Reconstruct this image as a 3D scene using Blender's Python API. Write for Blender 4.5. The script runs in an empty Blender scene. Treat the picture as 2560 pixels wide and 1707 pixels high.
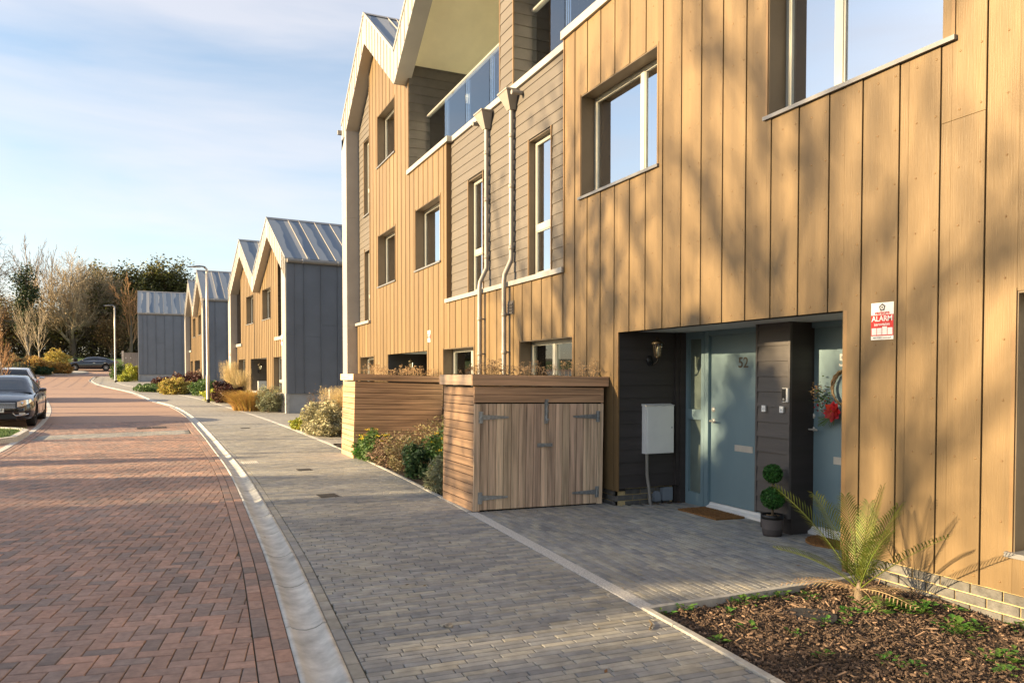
import bpy, bmesh, math, random
from math import sin, cos, tan, pi, radians, sqrt, atan2, hypot
from mathutils import Vector, Matrix, noise
# ------------------------------------------------------------------ camera, sky, sun, exposure
S = bpy.context.scene
COL = S.collection
CAM_H, FPX, YAW, PITCH = 1.575, 1900.0, radians(24.35), radians(-1.5)
cd = bpy.data.cameras.new('camera'); cam = bpy.data.objects.new('camera', cd); COL.objects.link(cam)
cam.location = (0, 0, CAM_H); cam.rotation_euler = (pi/2 + PITCH, 0, -YAW)
cd.sensor_width = 36.0; cd.sensor_fit = 'HORIZONTAL'; cd.lens = 36.0*FPX/2560
cd.shift_y = 135.25/2560; cd.clip_start = .05; cd.clip_end = 3000
S.camera = cam
SUN_EL, SUN_AZ = radians(14.5), radians(-10)          # light travels along (cos az, sin az) on the ground
W = bpy.data.worlds.new('World'); S.world = W; W.use_nodes = True
nt = W.node_tree; nt.nodes.clear()
wo = nt.nodes.new('ShaderNodeOutputWorld'); bg = nt.nodes.new('ShaderNodeBackground'); bg.inputs[1].default_value = .079
sk = nt.nodes.new('ShaderNodeTexSky'); sk.sky_type = 'NISHITA'; sk.sun_disc = False
sk.sun_elevation = SUN_EL; sk.sun_rotation = atan2(-cos(SUN_AZ), -sin(SUN_AZ))
sk.air_density = 1.0; sk.dust_density = .9; sk.ozone_density = 1.0; sk.altitude = 20
tc = nt.nodes.new('ShaderNodeTexCoord'); mp = nt.nodes.new('ShaderNodeMapping'); mp.inputs['Scale'].default_value = (1.6, 2.6, 9.5)
mp.inputs['Rotation'].default_value = (radians(9), radians(5), radians(-30))
no = nt.nodes.new('ShaderNodeTexNoise'); no.inputs['Scale'].default_value = 1.5; no.inputs['Detail'].default_value = 7; no.inputs['Roughness'].default_value = .52
no.inputs['Distortion'].default_value = .35
rp = nt.nodes.new('ShaderNodeValToRGB'); rp.color_ramp.elements[0].position = .34; rp.color_ramp.elements[1].position = .70
rp.color_ramp.elements[0].color = (.12, .12, .12, 1); rp.color_ramp.elements[1].color = (.58, .58, .58, 1)
mx = nt.nodes.new('ShaderNodeMix'); mx.data_type = 'RGBA'; mx.inputs[7].default_value = (3.65, 3.45, 3.5, 1)
L = nt.links.new
L(tc.outputs['Generated'], mp.inputs[0]); L(mp.outputs[0], no.inputs[0]); L(no.outputs[0], rp.inputs[0])
L(rp.outputs[0], mx.inputs[0]); L(sk.outputs[0], mx.inputs[6]); L(mx.outputs[2], bg.inputs[0]); L(bg.outputs[0], wo.inputs[0])
sd = bpy.data.lights.new('sun', 'SUN'); sd.energy = 4.8; sd.angle = radians(.53); sd.color = (1.0, .75, .43)
sun = bpy.data.objects.new('sun', sd); COL.objects.link(sun); sun.location = (-60, 12, 30)
sun.rotation_euler = Vector((cos(SUN_AZ)*cos(SUN_EL), sin(SUN_AZ)*cos(SUN_EL), -sin(SUN_EL))).to_track_quat('-Z', 'Y').to_euler()
S.view_settings.view_transform = 'Standard'; S.view_settings.look = 'None'; S.view_settings.gamma = 1.0
S.view_settings.use_curve_mapping = False; S.view_settings.exposure = 1.90
R = random.Random(7)

# ------------------------------------------------------------------ helpers
def tag(o, label=None, cat=None, group=None, kind=None):
    if label: o['label'] = label
    if cat: o['category'] = cat
    if group: o['group'] = group
    if kind: o['kind'] = kind
    return o
ORG = {}
def empty(name, loc=(0, 0, 0), rot=(0, 0, 0), label=None, cat=None, group=None):
    o = bpy.data.objects.new(name, None); COL.objects.link(o); o.location = loc; o.rotation_euler = rot
    o.empty_display_size = .2; ORG[o.name] = Vector(loc)
    return tag(o, label, cat, group)
def link(name, me, parent=None, loc=(0, 0, 0), rot=(0, 0, 0), world=False, scale=None):
    o = bpy.data.objects.new(name, me); COL.objects.link(o); o.location = loc; o.rotation_euler = rot
    if scale: o.scale = scale
    if parent is not None:
        o.parent = parent
        if world: o.location = Vector(loc) - ORG.get(parent.name, Vector())
    return o
class MB:
    def __init__(s): s.v = []; s.f = []; s.mi = []; s.sm = []
    def add(s, vs, fs, mi=0, smooth=False):
        b = len(s.v); s.v += [tuple(p) for p in vs]
        for f in fs: s.f.append([b+i for i in f]); s.mi.append(mi); s.sm.append(smooth)
        return s
    def box(s, x0, x1, y0, y1, z0, z1, mi=0, M=None):
        vs = [Vector(p) for p in ((x0,y0,z0),(x1,y0,z0),(x1,y1,z0),(x0,y1,z0),(x0,y0,z1),(x1,y0,z1),(x1,y1,z1),(x0,y1,z1))]
        if M: vs = [M @ p for p in vs]
        return s.add(vs, [(0,3,2,1),(4,5,6,7),(0,1,5,4),(1,2,6,5),(2,3,7,6),(3,0,4,7)], mi)
    def quad(s, a, b, c, d, mi=0): return s.add([a,b,c,d], [(0,1,2,3)], mi)
    def prism(s, poly, ax, a, b, mi=0, smooth=False):
        # poly: list of 2D points, extruded along axis ax from a to b; (u,v) are the other two axes in order
        def P(u, v, w): return {'x': (w,u,v), 'y': (u,w,v), 'z': (u,v,w)}[ax]
        n = len(poly); vs = [P(u,v,a) for u,v in poly] + [P(u,v,b) for u,v in poly]
        fs = [list(range(n)), list(range(2*n-1, n-1, -1))] + [(i, i+n, (i+1)%n+n, (i+1)%n) for i in range(n)]
        return s.add(vs, fs, mi, smooth)
    def tube(s, pts, rad, n=8, mi=0, smooth=True, cap=True):
        pts = [Vector(p) for p in pts]; k = len(pts)
        if not hasattr(rad, '__len__'): rad = [rad]*k
        vs = []; pu = None
        for i, p in enumerate(pts):
            d = (pts[min(i+1,k-1)] - pts[max(i-1,0)])
            d = d.normalized() if d.length > 1e-9 else Vector((0,0,1))
            u = d.orthogonal().normalized() if pu is None else (pu - d*pu.dot(d))
            if u.length < 1e-6: u = d.orthogonal()
            u.normalize(); w = d.cross(u); pu = u
            vs += [p + (u*cos(2*pi*j/n) + w*sin(2*pi*j/n))*rad[i] for j in range(n)]
        fs = [(i*n+j, i*n+(j+1)%n, (i+1)*n+(j+1)%n, (i+1)*n+j) for i in range(k-1) for j in range(n)]
        s.add(vs, fs, mi, smooth)
        if cap:
            s.add(vs[:n][::-1], [list(range(n))], mi); s.add(vs[-n:], [list(range(n))], mi)
        return s
    def lathe(s, prof, n=20, c=(0,0,0), mi=0, smooth=True, M=None):
        vs = []
        for r, z in prof:
            for j in range(n):
                p = Vector((c[0]+r*cos(2*pi*j/n), c[1]+r*sin(2*pi*j/n), c[2]+z))
                vs.append(M @ p if M else p)
        k = len(prof)
        fs = [(i*n+j, i*n+(j+1)%n, (i+1)*n+(j+1)%n, (i+1)*n+j) for i in range(k-1) for j in range(n)]
        return s.add(vs, fs, mi, smooth)
    def mesh(s, name, mats, off=None):
        me = bpy.data.meshes.new(name)
        v = s.v if off is None else [(a-off[0], b-off[1], c-off[2]) for a,b,c in s.v]
        me.from_pydata(v, [], s.f)
        for m in (mats if isinstance(mats, (list, tuple)) else [mats]): me.materials.append(m)
        me.polygons.foreach_set('material_index', s.mi); me.polygons.foreach_set('use_smooth', s.sm)
        me.update(); return me
    def build(s, name, mats, parent=None, world=False, kind=None):
        off = ORG.get(parent.name, None) if (world and parent is not None) else None
        if world and parent is not None and off is None:
            q = parent
            while q is not None and q.name not in ORG: q = q.parent
            off = ORG[q.name] if q is not None else None
        o = link(name, s.mesh(name, mats, off), parent)
        if kind: o['kind'] = kind
        return o
_bc = {}
def piece_mesh(dx, dy, dz, mat, ch=.002, face=None):
    """box from the origin corner; the face looking along `face` has chamfered edges ('-x','-y','+z')"""
    key = (round(dx,4), round(dy,4), round(dz,4), mat.name, ch, face)
    if key in _bc: return _bc[key]
    m = MB()
    if face is None: m.box(0, dx, 0, dy, 0, dz)
    else:
        def P(u, v, w):
            return {'-x': (dx-w, u, v), '-y': (u, dy-w, v), '+z': (u, v, w)}[face]
        du, dv, dw = {'-x': (dy,dz,dx), '-y': (dx,dz,dy), '+z': (dx,dy,dz)}[face]
        vs = []
        for i, w in ((0,0),(0,dw-ch),(ch,dw)):
            vs += [P(i,i,w), P(du-i,i,w), P(du-i,dv-i,w), P(i,dv-i,w)]
        fs = [(8,9,10,11), (3,2,1,0)] + [(a+j, a+(j+1)%4, a+4+(j+1)%4, a+4+j) for a in (0,4) for j in range(4)]
        m.add(vs, fs)
    me = m.mesh('piece', mat); bm = bmesh.new(); bm.from_mesh(me); bmesh.ops.recalc_face_normals(bm, faces=bm.faces); bm.to_mesh(me); bm.free()
    _bc[key] = me; return me

# ------------------------------------------------------------------ materials
def pm(name, col, rough=.65, var=.12, vs=3.0, bump=.15, bs=40.0, stretch=(1,1,1), metal=0.0, rnd=.0, island=False,
       col2=None, spec=.4, bdist=.01, hue=0.0, detail=5, trans=0.0, shift=False, coat=0.0, alt=None, big=0.0, bigs=.6, bigst=(1,1,1)):
    m = bpy.data.materials.new(name); m.use_nodes = True; n = m.node_tree; n.nodes.clear()
    N = n.nodes.new; K = n.links.new
    out = N('ShaderNodeOutputMaterial'); b = N('ShaderNodeBsdfPrincipled'); K(b.outputs[0], out.inputs[0])
    b.inputs['Roughness'].default_value = rough; b.inputs['Metallic'].default_value = metal
    b.inputs['Specular IOR Level'].default_value = spec
    if coat: b.inputs['Coat Weight'].default_value = coat; b.inputs['Coat Roughness'].default_value = .05
    geo = N('ShaderNodeNewGeometry'); oi = N('ShaderNodeObjectInfo')
    vec = geo.outputs['Position']
    if shift:
        a = N('ShaderNodeVectorMath'); a.operation = 'MULTIPLY_ADD'
        cmb = N('ShaderNodeCombineXYZ')
        for i in range(3): K(oi.outputs['Random'], cmb.inputs[i])
        K(cmb.outputs[0], a.inputs[0]); a.inputs[1].default_value = (37, 53, 71); K(vec, a.inputs[2]); vec = a.outputs[0]
    sc = N('ShaderNodeVectorMath'); sc.operation = 'MULTIPLY'; sc.inputs[1].default_value = stretch; K(vec, sc.inputs[0])
    t1 = N('ShaderNodeTexNoise'); t1.inputs['Scale'].default_value = vs; t1.inputs['Detail'].default_value = detail; t1.inputs['Roughness'].default_value = .6
    K(sc.outputs[0], t1.inputs['Vector'])
    base = N('ShaderNodeMix'); base.data_type = 'RGBA'
    c2 = col2 if col2 else tuple(c*(1-var*1.6) for c in col)
    c1 = col if col2 else tuple(min(1, c*(1+var)) for c in col)
    base.inputs[6].default_value = (*c1, 1); base.inputs[7].default_value = (*c2, 1)
    mr = N('ShaderNodeMapRange'); mr.inputs[1].default_value = .3; mr.inputs[2].default_value = .7; K(t1.outputs[0], mr.inputs[0]); K(mr.outputs[0], base.inputs[0])
    cur = base.outputs[2]
    if rnd or hue or island or alt:
        rv = oi.outputs['Random']
        if island:
            ad = N('ShaderNodeMath'); ad.operation = 'ADD'; K(rv, ad.inputs[0]); K(geo.outputs['Random Per Island'], ad.inputs[1])
            fr = N('ShaderNodeMath'); fr.operation = 'FRACT'; K(ad.outputs[0], fr.inputs[0]); rv = fr.outputs[0]
        if alt:      # a share of the pieces takes another colour: list of (position, colour)
            cr = N('ShaderNodeValToRGB'); cr.color_ramp.interpolation = 'LINEAR'
            e = cr.color_ramp.elements
            e[0].position, e[0].color = alt[0][0], (*alt[0][1], 1); e[1].position, e[1].color = alt[-1][0], (*alt[-1][1], 1)
            for p, cc in alt[1:-1]:
                q = e.new(p); q.color = (*cc, 1)
            K(rv, cr.inputs[0])
            mm = N('ShaderNodeMix'); mm.data_type = 'RGBA'; mm.blend_type = 'MULTIPLY'; mm.inputs[0].default_value = 1
            K(cur, mm.inputs[6]); K(cr.outputs[0], mm.inputs[7]); cur = mm.outputs[2]
        hs = N('ShaderNodeHueSaturation')
        w2 = N('ShaderNodeMath'); w2.operation = 'MULTIPLY'; w2.inputs[1].default_value = 7.31; K(rv, w2.inputs[0])
        f2 = N('ShaderNodeMath'); f2.operation = 'FRACT'; K(w2.outputs[0], f2.inputs[0])
        mv = N('ShaderNodeMapRange'); mv.inputs[3].default_value = 1-rnd; mv.inputs[4].default_value = 1+rnd; K(f2.outputs[0], mv.inputs[0]); K(mv.outputs[0], hs.inputs['Value'])
        mh = N('ShaderNodeMapRange'); mh.inputs[3].default_value = .5-hue; mh.inputs[4].default_value = .5+hue; K(rv, mh.inputs[0]); K(mh.outputs[0], hs.inputs['Hue'])
        K(cur, hs.inputs['Color']); cur = hs.outputs[0]
    if big:      # broad stains and wear, independent of the single pieces
        bv = N('ShaderNodeVectorMath'); bv.operation = 'MULTIPLY'; bv.inputs[1].default_value = bigst; K(geo.outputs['Position'], bv.inputs[0])
        t3 = N('ShaderNodeTexNoise'); t3.inputs['Scale'].default_value = bigs; t3.inputs['Detail'].default_value = 6; t3.inputs['Roughness'].default_value = .65; K(bv.outputs[0], t3.inputs['Vector'])
        m3 = N('ShaderNodeMapRange'); m3.inputs[1].default_value = .32; m3.inputs[2].default_value = .68; m3.inputs[3].default_value = 1-big; m3.inputs[4].default_value = 1+big*.7; K(t3.outputs[0], m3.inputs[0])
        mq = N('ShaderNodeVectorMath'); mq.operation = 'SCALE'; K(cur, mq.inputs[0]); K(m3.outputs[0], mq.inputs['Scale']); cur = mq.outputs[0]
    K(cur, b.inputs['Base Color'])
    if bump:
        t2 = N('ShaderNodeTexNoise'); t2.inputs['Scale'].default_value = bs; t2.inputs['Detail'].default_value = 4
        K(sc.outputs[0], t2.inputs['Vector'])
        bp = N('ShaderNodeBump'); bp.inputs['Strength'].default_value = bump; bp.inputs['Distance'].default_value = bdist
        K(t2.outputs[0], bp.inputs['Height']); K(bp.outputs[0], b.inputs['Normal'])
    if trans:
        tr = N('ShaderNodeBsdfTranslucent'); K(cur, tr.inputs[0]); ms = N('ShaderNodeMixShader'); ms.inputs[0].default_value = trans
        K(b.outputs[0], ms.inputs[1]); K(tr.outputs[0], ms.inputs[2]); K(ms.outputs[0], out.inputs[0])
    return m
def glassm(name, tint=(.75,.85,.85), refl=.30, rough=.01):
    m = bpy.data.materials.new(name); m.use_nodes = True; n = m.node_tree; n.nodes.clear(); N = n.nodes.new; K = n.links.new
    out = N('ShaderNodeOutputMaterial'); ms = N('ShaderNodeMixShader'); tr = N('ShaderNodeBsdfTransparent'); gl = N('ShaderNodeBsdfGlossy')
    tr.inputs[0].default_value = (*tint, 1); gl.inputs['Roughness'].default_value = rough; gl.inputs[0].default_value = (.95,.97,1,1)
    fr = N('ShaderNodeFresnel'); fr.inputs[0].default_value = 1.5; ad = N('ShaderNodeMath'); ad.operation = 'ADD'; ad.use_clamp = True; ad.inputs[1].default_value = refl
    K(fr.outputs[0], ad.inputs[0]); K(ad.outputs[0], ms.inputs[0]); K(tr.outputs[0], ms.inputs[1]); K(gl.outputs[0], ms.inputs[2]); K(ms.outputs[0], out.inputs[0])
    return m
M = {}
M['board'] = pm('bronze fibre cement board', (.168,.112,.053), .5, .13, 1.0, .35, 26, (5,5,.22), rnd=.10, big=.12, bigs=.9, bigst=(1,1.6,.35), bdist=.006, spec=.35)
M['board_trim'] = pm('bronze trim', (.19,.115,.05), .45, .06, 3, .05)
M['lap'] = pm('taupe lap board', (.112,.098,.084), .6, .08, 1.5, .3, 30, (4,.25,5), rnd=.05, bdist=.005, spec=.3)
M['lap_dark'] = pm('dark brown lap board', (.055,.047,.045), .55, .1, 2, .3, 30, (.4,.4,6), rnd=.06, bdist=.004, spec=.35)
M['lap_brown'] = pm('brown lap board', (.10,.090,.085), .55, .1, 2, .3, 30, (4,.4,6), rnd=.05, bdist=.004, spec=.35)
M['reveal'] = pm('bronze reveal', (.12,.088,.055), .5, .08, 3, .05)
M['cavity'] = pm('dark cavity', (.02,.016,.012), .9, .1)
M['zinc'] = pm('pale zinc', (.37,.35,.325), .42, .05, 2, .03, 8, metal=.25, rnd=.03)
M['zinc_roof'] = pm('roof zinc', (.20,.23,.27), .38, .10, 1.2, .03, 3, metal=.45)
M['zinc_dark'] = pm('dark grey standing seam', (.172,.19,.222), .45, .06, 1.5, .03, 6, metal=.3, rnd=.04)
M['alu'] = pm('window frame', (.40,.40,.36), .38, .05, 4, .02, metal=.2)
M['sill'] = pm('grey sill', (.19,.19,.195), .4, .05, 4, .02, metal=.3)
M['soffit'] = pm('cream soffit render', (.90,.82,.58), .8, .04, 2, .03)
M['soffit_grey'] = pm('pale grey soffit', (.62,.63,.62), .7, .04, 2, .02)
M['room'] = pm('room wall', (.50,.52,.44), .8, .05)
M['room_dark'] = pm('room floor', (.16,.15,.12), .8, .05)
M['glass'] = glassm('window glass', (.66,.73,.70), .60)
M['glass_mid'] = glassm('clear window glass', (.80,.86,.86), .20)
M['glass_low'] = glassm('ground floor glass', (.92,.94,.93), .05)
M['glass_bal'] = glassm('balustrade glass', (.94,.975,.965), .12)
M['pipe'] = pm('downpipe grey', (.27,.25,.225), .45, .06, 4, .03, metal=.1)
M['door'] = pm('blue grey door', (.175,.26,.30), .42, .05, 2, .06, 30, (1,1,.3), spec=.4)
M['steel'] = pm('brushed steel', (.62,.60,.55), .38, .06, 10, .02, metal=.35)
M['galv'] = pm('galvanised steel', (.42,.45,.47), .42, .22, 30, .05, metal=.75)
M['white'] = pm('white plastic', (.78,.78,.76), .4, .03, 5, 0)
M['black'] = pm('black metal', (.012,.012,.013), .35, .1, 5, .03)
M['brick'] = pm('blue grey brick', (.125,.12,.112), .6, .25, 14, .35, 60, rnd=.25, shift=True)
M['mortar'] = pm('sandy mortar', (.55,.42,.22), .9, .15, 20, .4, 90)
M['conc'] = pm('channel concrete', (.50,.49,.455), .9, .20, 6, .25, 60, rnd=.07, big=.16, bigs=2.5)
M['granite'] = pm('exposed aggregate strip', (.56,.54,.50), .85, .30, 70, .5, 120, rnd=.04)
M['edging'] = pm('concrete edging', (.40,.385,.35), .85, .18, 12, .3, 80)
M['paver_red'] = pm('red paver', (.345,.232,.184), .75, .16, 18, .32, 110, island=True, rnd=.12, bdist=.004, big=.20, bigs=.7, 
    alt=[(0,(.64,.74,.82)),(.12,(.70,.79,.86)),(.22,(.83,.86,.89)),(.5,(.93,.92,.92)),(.8,(1.06,1.0,.96)),(1,(1.16,1.02,.94))])
M['paver_grey'] = pm('grey paver', (.315,.305,.280), .75, .16, 9, .3, 110, island=True, rnd=.10, bdist=.004, big=.20, bigs=.8,
    alt=[(0,(.72,.75,.82)),(.2,(.84,.87,.92)),(.5,(.98,.98,.98)),(.8,(1.07,1.05,.98)),(1,(1.15,1.10,.98))])
M['joint'] = pm('sand joint', (.085,.078,.062), .95, .25, 8, .4, 80, col2=(.055,.062,.035))
M['soil'] = pm('soil', (.045,.032,.022), .95, .4, 9, .9, 30, bdist=.03)
M['chip'] = pm('bark chip', (.135,.092,.064), .85, .2, 20, .3, 50, island=True, rnd=.35, alt=[(0,(.35,.33,.33)),(.45,(.7,.66,.64)),(.8,(1.25,1.2,1.1)),(1,(2.1,2.0,1.85))])
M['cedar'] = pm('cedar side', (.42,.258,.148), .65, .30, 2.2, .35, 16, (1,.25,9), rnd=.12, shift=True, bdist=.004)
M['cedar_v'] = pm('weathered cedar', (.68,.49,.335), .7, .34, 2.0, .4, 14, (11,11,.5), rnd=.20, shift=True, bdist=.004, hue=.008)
M['cedar_h'] = pm('weathered cedar rail', (.54,.33,.19), .7, .34, 2.2, .35, 12, (.4,6,12), rnd=.12, shift=True, bdist=.004)

def roofm(name, pitch):  # pale band with a wavy edge along each seam, bluer zinc beside it
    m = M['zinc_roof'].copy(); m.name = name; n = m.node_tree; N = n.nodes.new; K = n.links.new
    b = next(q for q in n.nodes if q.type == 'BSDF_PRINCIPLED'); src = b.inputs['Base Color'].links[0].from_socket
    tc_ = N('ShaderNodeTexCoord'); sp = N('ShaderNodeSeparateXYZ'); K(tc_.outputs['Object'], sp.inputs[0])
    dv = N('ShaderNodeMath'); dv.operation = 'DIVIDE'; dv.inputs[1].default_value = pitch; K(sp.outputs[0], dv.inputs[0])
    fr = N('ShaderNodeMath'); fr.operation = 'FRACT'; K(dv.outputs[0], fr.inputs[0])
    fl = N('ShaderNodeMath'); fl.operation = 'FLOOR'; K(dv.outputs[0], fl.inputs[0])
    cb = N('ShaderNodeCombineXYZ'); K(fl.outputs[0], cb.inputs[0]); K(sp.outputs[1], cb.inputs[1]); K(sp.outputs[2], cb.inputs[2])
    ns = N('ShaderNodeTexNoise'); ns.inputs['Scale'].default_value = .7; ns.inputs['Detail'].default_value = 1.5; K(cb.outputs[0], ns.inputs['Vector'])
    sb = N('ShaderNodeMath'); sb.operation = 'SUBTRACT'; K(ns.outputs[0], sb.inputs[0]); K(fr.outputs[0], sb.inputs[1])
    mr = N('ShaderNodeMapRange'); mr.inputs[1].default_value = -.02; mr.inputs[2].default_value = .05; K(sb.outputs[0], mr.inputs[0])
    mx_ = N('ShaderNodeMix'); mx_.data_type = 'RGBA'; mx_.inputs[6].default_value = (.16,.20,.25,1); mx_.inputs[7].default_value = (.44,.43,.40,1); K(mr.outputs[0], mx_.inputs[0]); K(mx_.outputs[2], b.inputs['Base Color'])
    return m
M['roof_near'] = roofm('streaked roof zinc', .43); M['roof_far'] = roofm('streaked far roof zinc', .62)

M['obscure_glass'] = pm('obscured sidelight glass', (.17,.215,.195), .08, .25, 1.2, .05, 20, spec=.6, coat=.4)

M['patio_glass'] = pm('patio door glass', (.38,.47,.52), .06, .2, .8, 0, spec=.8, coat=.6)
# ------------------------------------------------------------------ terrain and plan curves
def interp(tab, t):
    n = len(tab)
    if t <= tab[0][0]: return tab[0][1] + (t-tab[0][0])*(tab[1][1]-tab[0][1])/(tab[1][0]-tab[0][0])
    if t >= tab[-1][0]: return tab[-1][1] + (t-tab[-1][0])*(tab[-1][1]-tab[-2][1])/(tab[-1][0]-tab[-2][0])
    for i in range(n-1):
        if tab[i][0] <= t <= tab[i+1][0]: break
    def sl(k):
        if k <= 0: return (tab[1][1]-tab[0][1])/(tab[1][0]-tab[0][0])
        if k >= n-1: return (tab[-1][1]-tab[-2][1])/(tab[-1][0]-tab[-2][0])
        return (tab[k+1][1]-tab[k-1][1])/(tab[k+1][0]-tab[k-1][0])
    h = tab[i+1][0]-tab[i][0]; u = (t-tab[i][0])/h; a, b = sl(i)*h, sl(i+1)*h; p, q = tab[i][1], tab[i+1][1]
    return p*(2*u**3-3*u*u+1) + a*(u**3-2*u*u+u) + q*(-2*u**3+3*u*u) + b*(u**3-u*u)
TZ = [(-60,0),(4,0),(12,0),(20,.07),(28,.24),(35,.42),(50,.73),(63,1.02),(75,1.45),(87,2.05),(95,2.75),(106,3.7),(130,4.7),(300,9)]
def tz(Y): return interp(TZ, Y) if Y > 12 else 0.0
def gz(x, Y): return tz(Y) - .012*min(max(x-3.05, 0), 3.5)
CHL = [(-8,-.02),(0,.38),(4,.61),(5,.665),(6.7,.75),(8.75,.81),(12,.88),(14,.885),(16,.86),(21.3,.75),(27.9,.48),(32.9,0),(37.4,-.80),(46.7,-2.0),(52.8,-3.2),(60.3,-4.6),(66.5,-5.5),(69,-5.75)]
def chl(Y): return interp(CHL, Y)
EDL = [(-8,2.15),(0,2.55),(3.1,2.82),(4.3,2.90),(5.8,2.99),(8,3.12),(9.15,3.18),(12.25,3.29),(16,3.30),(18.75,3.22),(23.1,3.0),(28.3,2.52),(33.75,1.82),(40.5,.95),(46.3,-.3),(52.5,-1.5),(58.6,-2.7),(64,-3.5),(69,-4.0)]
def edl(Y): return interp(EDL, Y)
LFT = [(-8,-3.05),(18,-3.06),(22,-3.14),(24,-3.2),(27.2,-3.40),(30.7,-3.72),(33.9,-4.12),(39.7,-5.0),(46,-6.2),(53,-7.4),(60,-8.8),(66,-9.9),(75,-10.6)]
def lft(Y): return interp(LFT, Y)
def project(p):
    v = Vector(p) - Vector((0,0,CAM_H))
    fw = Vector((sin(YAW)*cos(PITCH), cos(YAW)*cos(PITCH), sin(PITCH))); rt = Vector((cos(YAW), -sin(YAW), 0)); up = rt.cross(fw)
    d = v.dot(fw)
    if d < .1: return None
    return 1280 + FPX*v.dot(rt)/d, 988.75 - FPX*v.dot(up)/d, d
def in_view(p, mg=30):
    q = project(p); return q is not None and -mg < q[0] < 2560+mg and -mg < q[1] < 1707+mg
def clip(poly, nx, ny, c):
    out = []
    for i in range(len(poly)):
        p, q = poly[i], poly[(i+1) % len(poly)]
        dp, dq = nx*p[0]+ny*p[1]-c, nx*q[0]+ny*q[1]-c
        if dp <= 0: out.append(p)
        if dp*dq < 0:
            t = dp/(dp-dq); out.append((p[0]+(q[0]-p[0])*t, p[1]+(q[1]-p[1])*t))
    return out
def area(p): return .5*sum(p[i][0]*p[(i+1)%len(p)][1]-p[(i+1)%len(p)][0]*p[i][1] for i in range(len(p)))
def inset(poly, d):
    n = len(poly); out = []
    for i in range(n):
        a, b, c_ = poly[i-1], poly[i], poly[(i+1)%n]
        e1 = (b[0]-a[0], b[1]-a[1]); e2 = (c_[0]-b[0], c_[1]-b[1]); l1 = hypot(*e1) or 1e-6; l2 = hypot(*e2) or 1e-6
        n1 = (-e1[1]/l1, e1[0]/l1); n2 = (-e2[1]/l2, e2[0]/l2); k = 1 + n1[0]*n2[0] + n1[1]*n2[1]
        if k < .15: k = .15
        out.append((b[0]+(n1[0]+n2[0])*d/k, b[1]+(n1[1]+n2[1])*d/k))
    return out
def paver_geo(mb, poly, zf, gap=.0028, ch=.005, dep=.03, dz=0.0, top=0.0):
    o = inset(poly, gap); t = inset(poly, gap+ch); n = len(poly)
    if area(t) <= 0: return
    vs = [(x,y,zf(x,y)+dz-dep) for x,y in o] + [(x,y,zf(x,y)+dz-ch*.7) for x,y in o] + [(x,y,zf(x,y)+dz) for x,y in t]
    fs = [list(range(2*n, 3*n))] + [(a+i, a+(i+1)%n, a+n+(i+1)%n, a+n+i) for a in (0,n) for i in range(n)]
    mb.add(vs, fs)
def rect(cx, cy, l, w, ang):
    c, s = cos(ang), sin(ang)
    return [(cx+u*c-v*s, cy+u*s+v*c) for u,v in ((-l/2,-w/2),(l/2,-w/2),(l/2,w/2),(-l/2,w/2))]
def strip(name, rows, mat, kind='structure', parent=None):
    """rows: list of lists of 3D points, quads between neighbours"""
    m = MB(); k = len(rows[0])
    m.add([p for r in rows for p in r], [(i*k+j, i*k+j+1, (i+1)*k+j+1, (i+1)*k+j) for i in range(len(rows)-1) for j in range(k-1)])
    o = m.build(name, mat, parent)
    if kind and parent is None: o['kind'] = kind
    return o
def frange(a, b, s):
    n = int(round((b-a)/s)); return [a+(b-a)*i/n for i in range(n+1)]
M['ground'] = pm('rough grass and earth', (.085,.095,.035), .95, .3, 1.5, .6, 25, col2=(.10,.085,.05), bdist=.03)
M['lawn'] = pm('lawn', (.075,.13,.025), .9, .3, 2, .6, 40, bdist=.03)
M['brick_far'] = pm('red paving far', (.37,.245,.18), .75, .28, 9, .12, 60, col2=(.31,.20,.15))
M['grey_far'] = pm('grey paving far', (.315,.30,.272), .75, .2, 10, .12, 60)
M['asphalt'] = pm('asphalt', (.06,.06,.06), .85, .2, 10, .3, 90)
# the ground sheet, to the horizon
ys = frange(-60, 140, 4) + [160,200,260,300,420,600]; xs = [-400,-200,-100,-60,-40,-25,-15,-10,-5,0,3,6,10,15,25,40,60,100,200,400]
strip('ground', [[(x, Y, gz(x,Y)-.10) for x in xs] for Y in ys], M['ground'])
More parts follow.
